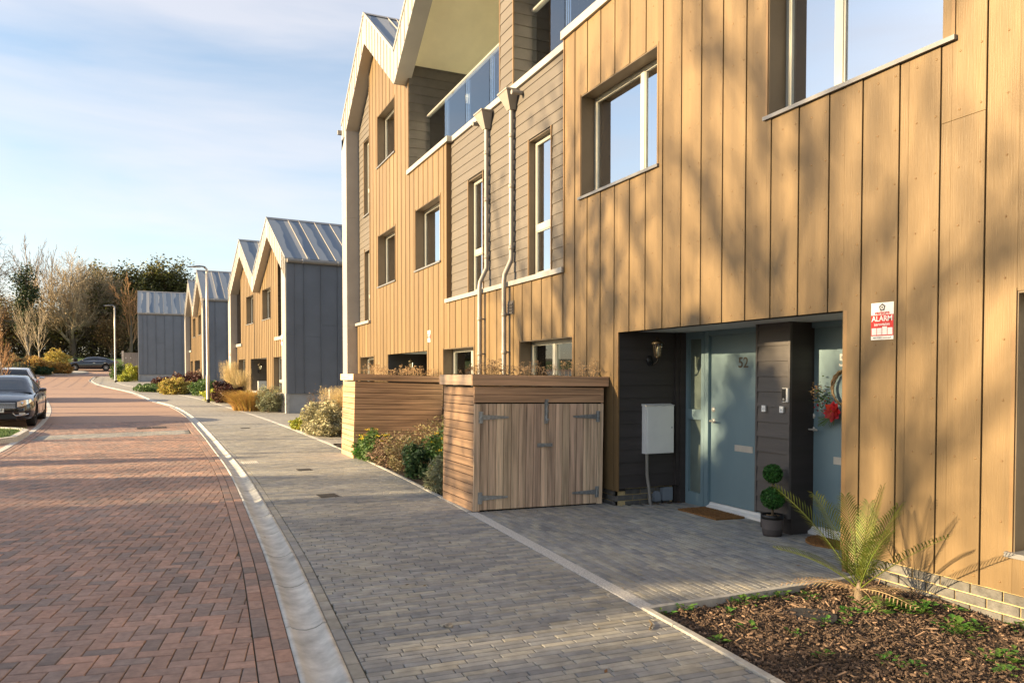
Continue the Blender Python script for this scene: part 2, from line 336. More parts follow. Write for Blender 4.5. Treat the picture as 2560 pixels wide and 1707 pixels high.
# ---- road: joint bed, far sheet, pavers
NEAR = 25.6
road = strip('road', [[(x, Y, tz(Y)-.014) for x in (lft(Y)-.02, (lft(Y)+chl(Y))/2, chl(Y)+.02)] for Y in frange(-4, NEAR, .8)], M['joint'])
strip('road_surface', [[(x, Y, tz(Y)) for x in (lft(Y)-.02, (lft(Y)+chl(Y))/2, chl(Y)+.02)] for Y in frange(NEAR, 69, 1.2)] , M['brick_far'], parent=road)
strip('road_surface', [[(x, Y, tz(Y)+.001) for x in (lft(Y)-.02, (lft(Y)+xr)/2, xr)] for Y, xr in ((69,-5.73),(72,-5.86),(74.5,-5.93),(77,-5.88))], M['brick_far'], parent=road)
def pave(parent, polys, mat, zf, name, nmax=300):
    """polys: (poly, full, cx, cy, l, w, ang); the nearest full ones in view become parts, the rest one joined part"""
    full = [q for q in polys if q[1] and in_view((q[2], q[3], 0), 0)]
    full.sort(key=lambda q: q[2]**2 + q[3]**2); pick = set(id(q) for q in full[:nmax])
    cache = {}; rest = MB()
    for q in polys:
        dz = R.uniform(-.0012, .0012)
        if id(q) in pick:
            key = (round(q[4],4), round(q[5],4))
            if key not in cache:
                m = MB(); paver_geo(m, rect(0,0,q[4],q[5],0), lambda x,y: 0.0); cache[key] = m.mesh(name, mat)
            o = link(name, cache[key], parent, (q[2], q[3], zf(q[2],q[3])+dz), (0,0,q[6]))
        else: paver_geo(rest, q[0], zf, dz=dz)
    rest.build('paving_blocks', mat, parent, kind='stuff')
def edge_fn(fn, Yc, d=.05): return fn(Yc), (fn(Yc+d)-fn(Yc-d))/(2*d)
polys = []; A = radians(-10); Wd = .1
for i in range(-95, 120):
    for j in range(-100, 320):
        r_ = (i-j) % 4
        if r_ == 0: u, v, l, w = (i+1)*Wd, (j+.5)*Wd, .2, .1
        elif r_ == 3: u, v, l, w = (i+.5)*Wd, (j+1)*Wd, .1, .2
        else: continue
        cx, cy = u*cos(A)-v*sin(A), u*sin(A)+v*cos(A)
        if not (-2.5 < cy < NEAR) or not (-3.5 < cx < 1.2): continue
        t0 = 20.55 + (cx+3)*.165; 
        if t0-.05 < cy < t0+1.25 and True:
            if t0 < cy < t0+1.2: continue
        p = rect(cx, cy, l, w, A); a0 = area(p)
        xb, s = edge_fn(chl, cy); p = clip(p, 1, -s, xb-.206 - s*cy)
        xb, s = edge_fn(lft, cy)
        if p: p = clip(p, -1, s, -(xb+.21) + s*cy)
        if len(p) < 3 or area(p) < .0006: continue
        f = abs(area(p)-a0) < 1e-6
        L_, W_, an = (.2, .1, A) if l > w else (.2, .1, A+pi/2)
        polys.append((p, f, cx, cy, L_, W_, an))
# two soldier courses along each side of the carriageway
for fn, sgn in ((chl, -1), (lft, 1)):
    for k in (0, 1):
        Y = -2.5 + .07*k
        while Y < NEAR:
            x0, s = edge_fn(fn, Y+.1); an = atan2(1, s); xo = x0 + sgn*(.055+.1*k)
            polys.append((rect(xo, Y+.1, .2, .098, an), True, xo, Y+.1, .2, .098, an))
            Y += .2
pave(road, polys, M['paver_red'], lambda x,y: tz(y), 'paver')
# grey sett band across the road
m = MB()
for k in range(12):
    for q in range(20):
        x = lft(20.6)+.2+.1 + q*.2 + (.1 if k % 2 else 0)
        if x > chl(21)-.32: continue
        y = 20.6 + .1*k + (x+3)*.165
        paver_geo(m, rect(x, y, .2, .1, atan2(.165,1)), lambda a,b: tz(b))
m.build('sett_band', M['paver_grey'], road, kind='stuff')
# ---- dished drainage channel in one metre units
chan = empty('channel', (0,0,0)); chan['kind'] = 'structure'
PROF = [(-.125,-.08),(-.125,.004),(-.098,.004),(-.085,-.006),(-.05,-.022),(0,-.03),(.05,-.022),(.085,-.006),(.098,.004),(.125,.004),(.125,-.08)]
cen = [(chl(Y)+.122, Y) for Y in frange(-3, 69, .25)]
tail = [(-5.70,71.5),(-5.78,74),(-5.75,76.5),(-5.55,79),(-5.0,81.3),(-4.0,83),(-2.5,84),(0,84.6),(4,85)]
cen += [(interp([(t,p[0]) for t,p in enumerate(tail)], u), interp([(t,p[1]) for t,p in enumerate(tail)], u)) for u in frange(0, 8, .12)]
dist = [0]
for a, b in zip(cen, cen[1:]): dist.append(dist[-1]+hypot(b[0]-a[0], b[1]-a[1]))
def cat_at(s):
    for i in range(len(cen)-1):
        if dist[i+1] >= s:
            u = (s-dist[i])/(dist[i+1]-dist[i]); a, b = cen[i], cen[i+1]; d = Vector((b[0]-a[0], b[1]-a[1])).normalized()
            return a[0]+(b[0]-a[0])*u, a[1]+(b[1]-a[1])*u, d
    d = Vector((1,0)); return cen[-1][0], cen[-1][1], d
s = .65
while s < dist[-1]-1.1:
    m = MB(); rows = []
    for u in (0, .25, .5, .75, 1):
        x, y, d = cat_at(s + .010 + u*1.014)
        rows.append([(x + d[1]*w, y - d[0]*w, tz(y)+z) for w,z in PROF])
    k = len(PROF)
    m.add([p for r in rows for p in r], [(i*k+j, i*k+j+1, (i+1)*k+j+1, (i+1)*k+j) for i in range(4) for j in range(k-1)], 0, True)
    m.add(rows[0], [list(range(k-1,-1,-1))]); m.add(rows[-1], [list(range(k))])
    m.build('channel_unit', M['conc'], chan); s += 1.034
strip('channel_bedding', [[(cat_at(q)[0]+cat_at(q)[2][1]*w, cat_at(q)[1]-cat_at(q)[2][0]*w, tz(cat_at(q)[1])-.075) for w in (-.13,.13)] for q in frange(.6, dist[-1]-1.2, 1.0)], M['joint'], parent=chan)
# ---- footway: joint bed, far sheet, blocks laid in rows across
foot = strip('footway', [[(x, Y, tz(Y)-.014) for x in (chl(Y)+.24, (chl(Y)+edl(Y))/2, edl(Y)+.01)] for Y in frange(-4, 24, .8)], M['joint'])
strip('footway_surface', [[(x, Y, tz(Y)) for x in (chl(Y)+.24, (chl(Y)+edl(Y))/2, edl(Y)+.01)] for Y in frange(24, 69, 1)], M['grey_far'], parent=foot)
strip('footway_corner', [[(x0, Y, tz(Y)+.004), (x1, Y, tz(Y)+.004)] for Y, x0, x1 in ((69,-5.55,-3.5),(72,-5.5,-3.2),(75,-5.55,-3),(78,-5.3,-2.5),(81,-4.8,0),(82.6,-4.0,4))], M['grey_far'], parent=foot)
polys = []; A = radians(-2.8); lw, ll = .0575, .206
for j in range(-45, 440):
    off = R.choice((0, .33, .5, .66))*ll + (j % 2)*ll*.5
    for i in range(-8, 24):
        u, v = i*ll + off*.5 + (j*.37 % 1)*ll, j*lw
        cx, cy = u*cos(A)-v*sin(A), u*sin(A)+v*cos(A)
        if not -2.3 < cy < 24: continue
        p = rect(cx, cy, ll, lw, A); a0 = area(p)
        xb, s = edge_fn(chl, cy); p = clip(p, -1, s, -(xb+.245+.085) + s*cy)
        xb, s = edge_fn(edl, cy)
        if p: p = clip(p, 1, -s, xb - s*cy)
        if len(p) < 3 or area(p) < .0006: continue
        polys.append((p, abs(area(p)-a0) < 1e-6, cx, cy, ll, lw, A))
Y = -2.3
while Y < 24:        # stretcher course beside the channel
    x0, s = edge_fn(chl, Y+.1); polys.append((rect(x0+.29, Y+.1, .205, .078, atan2(1,s)), in_view((x0+.29,Y,0)), x0+.29, Y+.1, .205, .078, atan2(1,s))); Y += .207
pave(foot, polys, M['paver_grey'], lambda x,y: tz(y), 'paver')
# ---- edging between footway and the private strip
edg = empty('edging', (3,4,0)); edg['kind'] = 'structure'
def edging(y0, y1, w, name, mat, step, dz=.0):
    Y = y0
    while Y < y1-.05:
        e = min(Y+step, y1); m = MB(); vs = []
        for t in (Y+.003, (Y+e)/2, e-.003):
            x = edl(t)+.002; z = gz(x,t)+dz; vs += [(x,t,z-.1),(x,t,z-.004),(x+.004,t,z),(x+w-.004,t,z),(x+w,t,z-.004),(x+w,t,z-.1)]
        m.add(vs, [(i*6+j, i*6+j+1, (i+1)*6+j+1, (i+1)*6+j) for i in range(2) for j in range(5)] + [(5,4,3,2,1,0), (12,13,14,15,16,17)])
        m.build(name, mat, edg, world=True); Y = e
edging(-2.5, 4.29, .05, 'edging_stone', M['edging'], .915, .012)
edging(4.29, 8.15, .118, 'edging_slab', M['granite'], .965, .001)
edging(8.15, 17.2, .05, 'edging_stone', M['edging'], .915, .012)
edging(17.2, 66, .11, 'edging_slab', M['granite'], .965, .003)
m = MB(); m.box(2.955, 5.0, 4.262, 4.31, -.12, .006, M=None); o = m.build('edging_stone', M['edging'], edg, world=True)
# ---- forecourt in front of the doors
def fz(x, y): return gz(x, y)
fore = strip('forecourt', [[(x, Y, gz(x,Y)-.014) for x in (edl(Y)+.11, 4, 5, 6.15)] for Y in frange(4.29, 8.3, .5)], M['joint'])
polys = []; A = radians(86.6)
for j in range(-115, 12):
    for i in range(10, 52):
        u, v = i*.206 + (j*.41 % 1)*.206, j*.0575
        cx, cy = u*cos(A)-v*sin(A), u*sin(A)+v*cos(A)
        if not (3 < cx < 6.05 and 4.2 < cy < 8.3): continue
        if cx > 4.98 and not (4.5 < cy < 7.95): continue
        p = rect(cx, cy, .206, .0575, A); a0 = area(p)
        xb, s = edge_fn(edl, cy); p = clip(p, -1, s, -(xb+.123) + s*cy)
        if p: p = clip(p, 0, -1, -4.312)
        if len(p) < 3 or area(p) < .0006: continue
        polys.append((p, abs(area(p)-a0) < 1e-6, cx, cy, .206, .0575, A))
pave(fore, polys, M['paver_grey'], fz, 'paver')
# private strip beyond the stores
strip('private_paving', [[(x, Y, gz(x,Y)-.002) for x in (edl(Y)+.1, edl(Y)+1.2, edl(Y)+3.5, edl(Y)+7)] for Y in frange(17.4, 66, 1.6)], M['grey_far'])
# planting beds
def bump(x, y, a=.03): return a*noise.noise(Vector((x*2.3, y*2.3, .3))) + a*.6*noise.noise(Vector((x*7, y*7, 2)))
bed = strip('planting_bed', [[(edl(Y)+.05 + (5.05-edl(Y)-.05)*t, Y, gz(4,Y)-.02 + bump(t*3,Y) - .01) for t in frange(0,1,.05)] for Y in frange(-1, 4.262, .06)], M['soil'])
strip('planting_bed', [[(edl(Y)+.05 + (5.05-edl(Y)-.05)*t, Y, gz(4,Y)-.01 + bump(t*3,Y) + .01) for t in frange(0,1,.1)] for Y in frange(9.1, 17.2, .2)], M['soil'])
# ---- far left: kerb, island, bay, crossing road, lawn
kerb = empty('kerb', (-3.1,20,0)); kerb['kind'] = 'structure'
Y = 12.0
while Y < 74:
    m = MB(); vs = []
    for t in (Y+.006, Y+.457, Y+.909):
        x = lft(t); vs += [(x-.13,t,tz(t)-.1),(x-.13,t,tz(t)+.006),(x,t,tz(t)+.006),(x,t,tz(t)-.1)]
    m.add(vs, [(i*4+j, i*4+j+1, (i+1)*4+j+1, (i+1)*4+j) for i in range(2) for j in range(3)] + [(3,2,1,0),(8,9,10,11)])
    m.build('kerb_stone', M['granite'], kerb, world=True); Y += .915
strip('parking_bay', [[(x, Y, tz(Y)+.001) for x in (lft(Y)-3.2, lft(Y)-1.5, lft(Y)-.128)] for Y in frange(6, 60, 1.5)], M['brick_far'])
# raised planted island with kerb stones
isl = [(-3.14,20.3),(-3.17,22.2),(-3.42,22.85),(-4.3,23.6),(-6.2,24.4),(-6.2,18.2),(-4.6,18.9),(-3.5,19.65)]
ik = empty('island_kerb', (-3.2,21,tz(21))); ik['kind'] = 'structure'
inn = inset(isl, .14)
for i in range(len(isl)):
    a, b, c_, d = isl[i], isl[(i+1)%len(isl)], inn[(i+1)%len(isl)], inn[i]
    m = MB(); vs = [(x,y,tz(y)-.05) for x,y in (a,b,c_,d)] + [(x,y,tz(y)+.125) for x,y in (a,b,c_,d)]
    m.add(vs, [(4,5,6,7),(0,1,5,4),(1,2,6,5),(2,3,7,6),(3,0,4,7)]); m.build('kerb_stone', M['granite'], ik, world=True)
m = MB(); m.add([(x,y,tz(y)+.10) for x,y in inn], [list(range(len(inn)))]); o = m.build('grass_island', M['lawn']); o['kind'] = 'structure'
strip('crossing_road', [[(x, Y, tz(Y)+.012) for x in frange(-40, 30, 5)] for Y in (76,80,84.5,88,91.5)], M['brick_far'])
strip('lawn', [[(x, Y, tz(Y)+.02) for x in frange(-60, 40, 10)] for Y in frange(91.5, 108, 1.5)], M['lawn'])
# far kerb around the verge on the left
fk = [(-16,74),(-12.5,75.2),(-10.7,76.2),(-9.8,78),(-8.3,79.4),(-7.3,81.2),(-6.9,83)]
m = MB(); a_ = []
vk = empty('verge_kerb', (-10,77,tz(77))); vk['kind'] = 'structure'
vr = [(-40,74)] + fk + [(-7.6,84.6),(-12,85.5),(-40,86)]
m = MB(); n_ = len(vr); m.add([(x,y,tz(y)-.2) for x,y in vr] + [(x,y,tz(y)+.13) for x,y in vr], [list(range(n_,2*n_))] + [(i,(i+1)%n_,(i+1)%n_+n_,i+n_) for i in range(n_)]); m.build('verge_paving', M['edging'], vk, world=True)
# ------------------------------------------------------------------ near terrace (facade plane x = 5)
XF = 5.0
ter = empty('terrace_house', (5, 10, 0), label='long three storey terrace clad in bronze vertical boards with twin zinc gables', cat='house')
APEX = [19.69, 14.04, 8.39, 2.74]
def roofz(Y): return 10.87 - .715*min(abs(Y-a) for a in APEX)
def subtract(col, holes):
    """col=(y0,y1,z0,ztop) -> list of sub rectangles outside the holes"""
    y0, y1, z0, z1 = col
    ysx = sorted({y0, y1} | {h[k] for h in holes for k in (0,1) if y0+1e-4 < h[k] < y1-1e-4})
    out = []; prev = None
    for a, b in zip(ysx, ysx[1:]):
        mid = (a+b)/2; cuts = sorted((h[2],h[3]) for h in holes if h[0] < mid < h[1] and h[3] > z0 and h[2] < z1)
        segs = []; z = z0
        for c0, c1 in cuts:
            if c0 > z+1e-4: segs.append((z, c0))
            z = max(z, c1)
        if z < z1-1e-4: segs.append((z, z1))
        if prev and prev[2] == segs: prev[1] = b
        else:
            prev = [a, b, segs]; out.append(prev)
    return [(a, b, s0, s1) for a, b, sg in out for s0, s1 in sg]
HOLES = [(3.61,5.40,3.93,5.25),(7.11,8.84,3.93,5.25),(4.53,7.94,-.3,2.10),(1.45,3.14,.43,2.12),(9.05,10.76,.95,2.11),(12.69,14.36,.95,2.105),
         (19.92,21.51,.95,2.10),(15.40,18.57,-.3,2.10),(14.52,16.20,3.88,5.20),(17.82,19.46,3.87,5.18),(17.84,19.48,6.94,8.24),(3.95,5.6,6.94,8.24)]
def vtop(Y):
    if Y < 6.7: return roofz(Y)-.3
    if Y < 9.31: return 6.17
    if Y < 14.14: return 3.0
    if Y < 16.7: return 6.1
    if Y < 20.33: return roofz(Y)-.3
    return 3.0
BRK = [6.7, 9.31, 14.14, 16.7, 20.33]
edges = [9.004 + k*.332 for k in range(-33, 41)]; edges = [e for e in edges if -1.9 < e < 21.9] + [21.9]
cols = []
screws = MB()
for k, (a, b) in enumerate(zip(edges, edges[1:])):
    cuts = [a] + [q for q in BRK if a+.02 < q < b-.02] + [b]
    for y0, y1 in zip(cuts, cuts[1:]):
        top = min(vtop(y0+.01), vtop(y1-.01))
        for (p, q, s0, s1) in subtract((y0, y1, .155, top), HOLES):
            segs = [(s0, s1)]
            if s1-s0 > 3.7 and b < 3.9: j = 3.35 + .45*(k % 3); segs = [(s0, j), (j, s1)]
            for (u, v) in segs:
                if v-u < .02: continue
                g0 = .003 if abs(p-a) < 1e-4 else 0; g1 = .003 if abs(q-b) < 1e-4 else 0
                me = piece_mesh(.014, q-p-g0-g1, v-u-.002, M['board'], .0015, '-x')
                dx = -.007 + (p-a)*.028 + R.uniform(-.0008,.0008)
                link('cladding_board', me, ter, (XF+dx, p+g0, u+.001), (0,0,-.028), world=True)
                if y0 < 10.5 and q-p > .1:
                    z = u+.06
                    while z < v:
                        for yy in (a+.035, a+.19):
                            if p+.01 < yy < q-.01: screws.lathe([(.0085,0),(.0075,.003),(.003,.0045),(.0,.005)], 6, (0,0,0), M=Matrix.Translation((XF+dx+(yy-p)*.028,yy,z)) @ Matrix.Rotation(-pi/2,4,'Y'))
                        z += .40
screws.build('screw_heads', M['board_trim'], ter, world=True, kind='stuff')
# backing wall behind the boards, with the openings left free
def backing(x, rects, mat, name='backing_wall'):
    m = MB()
    for y0, y1, z0, z1 in rects: m.box(x, x+.10, y0, y1, z0, z1)
    return m.build(name, mat, ter, world=True)
rects = []
for y0, y1 in zip([-2]+BRK, BRK+[21.9]):
    rects += subtract((y0, y1, .156, min(vtop(y0+.05), vtop(y1-.05)) if vtop(y0+.05) < 7 else 8.6), HOLES)
backing(XF+.024, rects, M['cavity'])
# ---- lap boards
def lap(parent, ax, a0, a1, pos, z, h, mat, sgn=-1, name='lap_board', th=.014, world=True):
    """one overlapping board; ax: axis it runs along; pos: wall plane; sgn: outward direction"""
    key = ('lap', ax, round(a1-a0,4), round(h,4), mat.name, sgn, th)
    if key not in _bc:
        m = MB(); n0, n1 = sgn*th, sgn*.003
        pts = [(0,-.004),(n0,-.004),(n0,.002),(n1,h),(0,h)]
        if ax == 'y': m.add([(u,0,v) for u,v in pts]+[(u,a1-a0,v) for u,v in pts], [(0,1,2,3,4),(9,8,7,6,5)]+[(i,(i+1)%5,(i+1)%5+5,i+5) for i in range(5)])
        else: m.add([(0,u,v) for u,v in pts]+[(a1-a0,u,v) for u,v in pts], [(0,1,2,3,4),(9,8,7,6,5)]+[(i,(i+1)%5,(i+1)%5+5,i+5) for i in range(5)])
        me = m.mesh('lap', mat); bm = bmesh.new(); bm.from_mesh(me); bmesh.ops.recalc_face_normals(bm, faces=bm.faces); bm.to_mesh(me); bm.free(); _bc[key] = me
    loc = (pos, a0, z) if ax == 'y' else (a0, pos, z)
    return link(name, _bc[key], parent, loc, world=world)
XL = 5.10
SL = [(9.86,10.60,3.09,5.165),(12.47,13.18,3.09,5.15)]
def lapwall(parent, y0, y1, z0, z1, holes, x, mat, pitch=.163, top=None, world=True, th=.014):
    z = z0
    while z < z1-.02:
        h = min(pitch, z1-z); a, b = y0, y1
        if top:                                   # clipped under a sloping soffit
            while b-a > .05 and top(b) < z+h*.5: b -= .05
            while b-a > .05 and top(a) < z+h*.5: a += .05
        cuts = sorted((q[0],q[1]) for q in holes if q[2] < z+h*.5 < q[3]); p = a
        for c0, c1 in cuts + [(b, b)]:
            if c0-p > .03: lap(parent, 'y', p, min(c0,b), x, z, h, mat, -1, world=world, th=th)
            p = max(p, c1)
        z += pitch
lapwall(ter, 9.325, 14.13, 3.075, 6.10, SL, XL, M['lap'])
backing(XL+.003, subtract((9.31,14.14,3.0,6.15), SL), M['cavity'])
SF = [(20.58,21.2,3.09,5.09),(20.6,21.24,6.03,8.08)]
lapwall(ter, 20.34, 21.9, 3.075, 10.2, SF, XL-.02, M['lap'], top=lambda Y: roofz(Y)-.4)
backing(XL-.017, subtract((20.33,21.9,3.0,9.0), SF), M['cavity'])
# corner returns between the two planes
for yy, z0, z1 in ((14.13,3.0,6.1),(9.295,3.0,6.17),(20.325,3.0,9.3),(16.69,6.1,8.7)):
    m = MB(); m.box(XF-.012, XL+.02, yy-.0, yy+.022, z0, z1); m.build('corner_trim', M['board_trim'], ter, world=True)
# ledges and copings
for y0, y1, x0, z0, z1 in ((9.30,14.17,4.955,3.0,3.072),(20.28,21.9,4.93,3.0,3.072),(14.0,16.76,4.955,6.105,6.205),(11.74,14.0,5.05,6.105,6.205),(9.34,11.735,5.05,6.105,6.205),(6.7,9.34,4.955,6.172,6.285)):
    m = MB(); m.prism([(x0,z0),(x0+.55,z0),(x0+.55,z1+.01),(x0,z1)], 'y', y0, y1); m.build('ledge', M['zinc'], ter, world=True)
# ---- windows
def window(parent, y0, y1, z0, z1, x=XF, dep=.20, mull=(), trans=(), sill=True, reveal=.205, room=1.0, fw=.055, blind=None, lined=True, world=True, rmat=None, skip=(), gl='glass'):
    m = MB(); X0, X1 = x+dep, x+dep+.06; f = fw
    m.box(X0,X1,y0,y1,z0,z0+f); m.box(X0,X1,y0,y1,z1-f,z1); m.box(X0,X1,y0,y0+f,z0+f,z1-f); m.box(X0,X1,y1-f,y1,z0+f,z1-f)
    ycuts = [y0+f] ; 
    for q in mull: m.box(X0-.004,X1,q-.04,q+.04,z0+f,z1-f); ycuts += [q-.04, q+.04]
    ycuts.append(y1-f); zc = [z0+f]
    for q in trans: m.box(X0-.004,X1,y0+f,y1-f,q-.045,q+.045); zc += [q-.045, q+.045]
    zc.append(z1-f)
    w = m.build('window', M['alu'], parent, world=world)
    n = 0
    for i in range(0, len(ycuts), 2):
        for j in range(0, len(zc), 2):
            if n in skip: n += 1; continue
            n += 1
            m = MB(); m.box(X0+.022,X0+.034,ycuts[i]-.008,ycuts[i+1]+.008,zc[j]-.008,zc[j+1]+.008); m.build('pane', M[gl], w, world=world)
            m = MB(); g = .016                       # sash bead around each pane
            a, b, c_, d = ycuts[i], ycuts[i+1], zc[j], zc[j+1]
            for q in ((a,b,c_,c_+g),(a,b,d-g,d),(a,a+g,c_+g,d-g),(b-g,b,c_+g,d-g)): m.box(X0+.006,X0+.020,*q)
            m.build('sash', M['alu'], w, world=world)
    m = MB(); t = .012                               # lined reveal
    for q in ((y0,y0+t,z0,z1),(y1-t,y1,z0,z1),(y0+t,y1-t,z1-t,z1)): m.box(x+.001,X0-.002,*q)
    if lined: m.build('reveal', M['reveal'], w, world=world)
    m = MB()                                          # edge flange standing just proud of the boards
    if lined:
        for q in ((y0-.022,y0+.003,z0,z1+.022),(y1-.003,y1+.022,z0,z1+.022)):
            m = MB(); m.box(x-.011,x+.012,*q); m.build('flange', M['board_trim'], w, world=world)
    if sill:
        m = MB(); m.prism([(x-.035,z0-.035),(X0,z0-.022),(X0,z0+.012),(x-.035,z0-.002)], 'y', y0-.035, y1+.035); m.build('sill', M['sill'], w, world=world)
    m = MB(); rx0, rx1 = X1+.002, X1+room             # the room behind the glass
    a, b, c_, d = y0-.25, y1+.25, z0-.5, z1+.15
    m.quad((rx1,a,c_),(rx1,b,c_),(rx1,b,d),(rx1,a,d)); m.quad((rx0,a,c_),(rx1,a,c_),(rx1,a,d),(rx0,a,d)); m.quad((rx0,b,c_),(rx0,b,d),(rx1,b,d),(rx1,b,c_))
    m.quad((rx0,a,d),(rx1,a,d),(rx1,b,d),(rx0,b,d)); m.quad((rx0,a,c_),(rx0,b,c_),(rx1,b,c_),(rx1,a,c_),1)
    for q in ((a,y0,c_,d),(y1,b,c_,d),(y0,y1,c_,z0),(y0,y1,z1,d)): m.quad((rx0,q[0],q[2]),(rx0,q[1],q[2]),(rx0,q[1],q[3]),(rx0,q[0],q[3]))
    m.build('room_lining', [rmat or M['room'], M['room_dark']], w, world=world)
    return w
wA = window(ter, *HOLES[0], mull=(4.78,), room=1.3)
wB = window(ter, *HOLES[1], mull=(7.70,), room=1.3)
window(ter, *HOLES[3], mull=(2.3,), room=1.0)
wC = window(ter, *HOLES[4], mull=(9.98,), room=.8, gl='glass_low')
wD = window(ter, *HOLES[5], mull=(13.3,), room=.8, gl='glass_low')
window(ter, *HOLES[6], mull=(20.7,), room=.8)
window(ter, *HOLES[8], mull=(15.1,), room=1.0); window(ter, *HOLES[9], mull=(18.4,), room=1.0); window(ter, *HOLES[10], mull=(18.4,), room=1.0); window(ter, *HOLES[11], mull=(4.8,), room=1.0)
for q in SL: window(ter, *q, x=XL-.016, dep=.10, trans=(3.09+.74,), room=.8, sill=False)
for q in SF: window(ter, *q, x=XL-.036, dep=.10, trans=(q[2]+.7,), room=.8)
# roller blind and its lower edge in the first floor window, slatted shutters below
m = MB(); m.box(5.30,5.304,3.70,5.32,4.34,5.22); m.box(5.297,5.308,3.70,5.32,4.30,4.345); m.build('roller_blind', M['white'], wA, world=True)
for y0, y1 in ((9.12,9.92),(10.04,10.69)):
    for k in range(16):
        m = MB(); z = 1.02+k*.065
        m.prism([(5.285,z),(5.33,z+.05),(5.333,z+.048),(5.288,z-.002)], 'y', y0, y1); m.build('shutter_slat', M['white'], wC, world=True)
# handles
def whandle(w, y, z, x=5.19):
    m = MB(); m.box(x+.055,x+.075,y-.012,y+.012,z-.02,z+.04); m.tube([(x+.085,y,z),(x+.10,y,z-.005),(x+.10,y-.10,z-.005)], .008, 6); m.build('window_handle', M['white'], w, world=True)
whandle(wA, 4.60, 4.35); whandle(wB, 7.45, 4.5)
# ---- gable frame, roof
def gable_roof(parent, x0, x1, bands, matb, matr, world=True, seam=.43, t=.72, slope=None):
    """bands: list of (apex y, z, foot y, foot z); one sloping fascia and one roof slope for each"""
    for ay, az, fy, fz in bands:
        m = MB(); m.prism([(ay,az),(fy,fz),(fy,fz-t),(ay,az-t)] if fy < ay else [(ay,az),(ay,az-t),(fy,fz-t),(fy,fz)], 'x', x0, x0+.36)
        b = m.build('gable_fascia', matb, parent, world=world)
        n = int(abs(fy-ay)/.29); sl = (fz-az)/(fy-ay)
        for i in range(1, n+1):
            yy = ay + (fy-ay)*i/(n+1); zz = az+(yy-ay)*sl
            m = MB(); m.prism([(yy-.007,zz-t+.012),(yy+.007,zz-t+.012),(yy+.007,zz-.004),(yy-.007,zz-.004)], 'x', x0-.014, x0+.01); m.build('fascia_seam', matb, b, world=world)
        m = MB(); m.prism([(ay,az+.005),(ay,az+.05),(fy,fz+.05),(fy,fz+.005)], 'x', x0-.02, x1)
        r = m.build('roof', matr, parent, world=world)
        n = int((x1-x0-.3)/seam)
        mm = MB(); mm.prism([(ay,az+.045),(ay,az+.085),(fy,fz+.085),(fy,fz+.045)], 'x', 0, .022)
        q = r
        while q is not None and q.name not in ORG: q = q.parent
        me = mm.mesh('roof_seam', matb, off=(0,ORG[q.name][1],ORG[q.name][2]) if world else None)
        for i in range(n+1):
            o = link('roof_seam', me, r, ((x0-.02 + (.2 if i == 1 else 0) + i*seam) - (ORG[q.name][0] if world else 0), 0, 0))
    return
bands = []
for a in APEX[:3]:
    for sgn in (1, -1):
        fy = a+2.81*sgn if not (a == 19.69 and sgn == 1) else 22.5
        bands.append((a, 10.87, fy, 10.87-.715*abs(fy-a)))
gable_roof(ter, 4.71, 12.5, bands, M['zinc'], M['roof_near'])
for a in APEX[:3]:
    m = MB(); m.prism([(a-.12,10.86),(a,10.95),(a+.12,10.86)], 'x', 4.68, 12.5); m.build('ridge_cap', M['zinc'], ter, world=True)
# end post of the frame and its grey flank, in stacked panels
for z0, z1 in ((.12,3.0),(3.004,6.1),(6.104,8.45)):
    m = MB(); m.box(4.71,5.30,21.9,22.5,z0,z1); m.build('end_post', M['zinc'], ter, world=True)
m = MB(); m.prism([(21.9,8.45),(22.5,8.45),(22.5,8.86),(21.9,9.29)], 'x', 4.712, 5.28); m.build('end_post', M['zinc'], ter, world=True)
m = MB(); m.box(4.6,4.72,22.5,22.58,8.62,8.74); m.build('gutter_end', M['pipe'], ter, world=True)
m = MB(); m.box(7.85,12.5,-2,22.3,-.2,8.5); m.box(5.30,7.1,22.2,22.45,-.2,8.6); m.box(5.0,7.1,-2.1,-2.0,-.2,9); m.build('core_wall', M['zinc_dark'], ter, world=True)
for y0, y1, z0 in ((14.2,22.2,5.95),(-2,9.2,5.95),(-2,22.2,2.9)):
    m = MB(); m.box(5.3,7.1,y0,y1,z0-.2,z0); m.build('floor_slab', M['cavity'], ter, world=True)
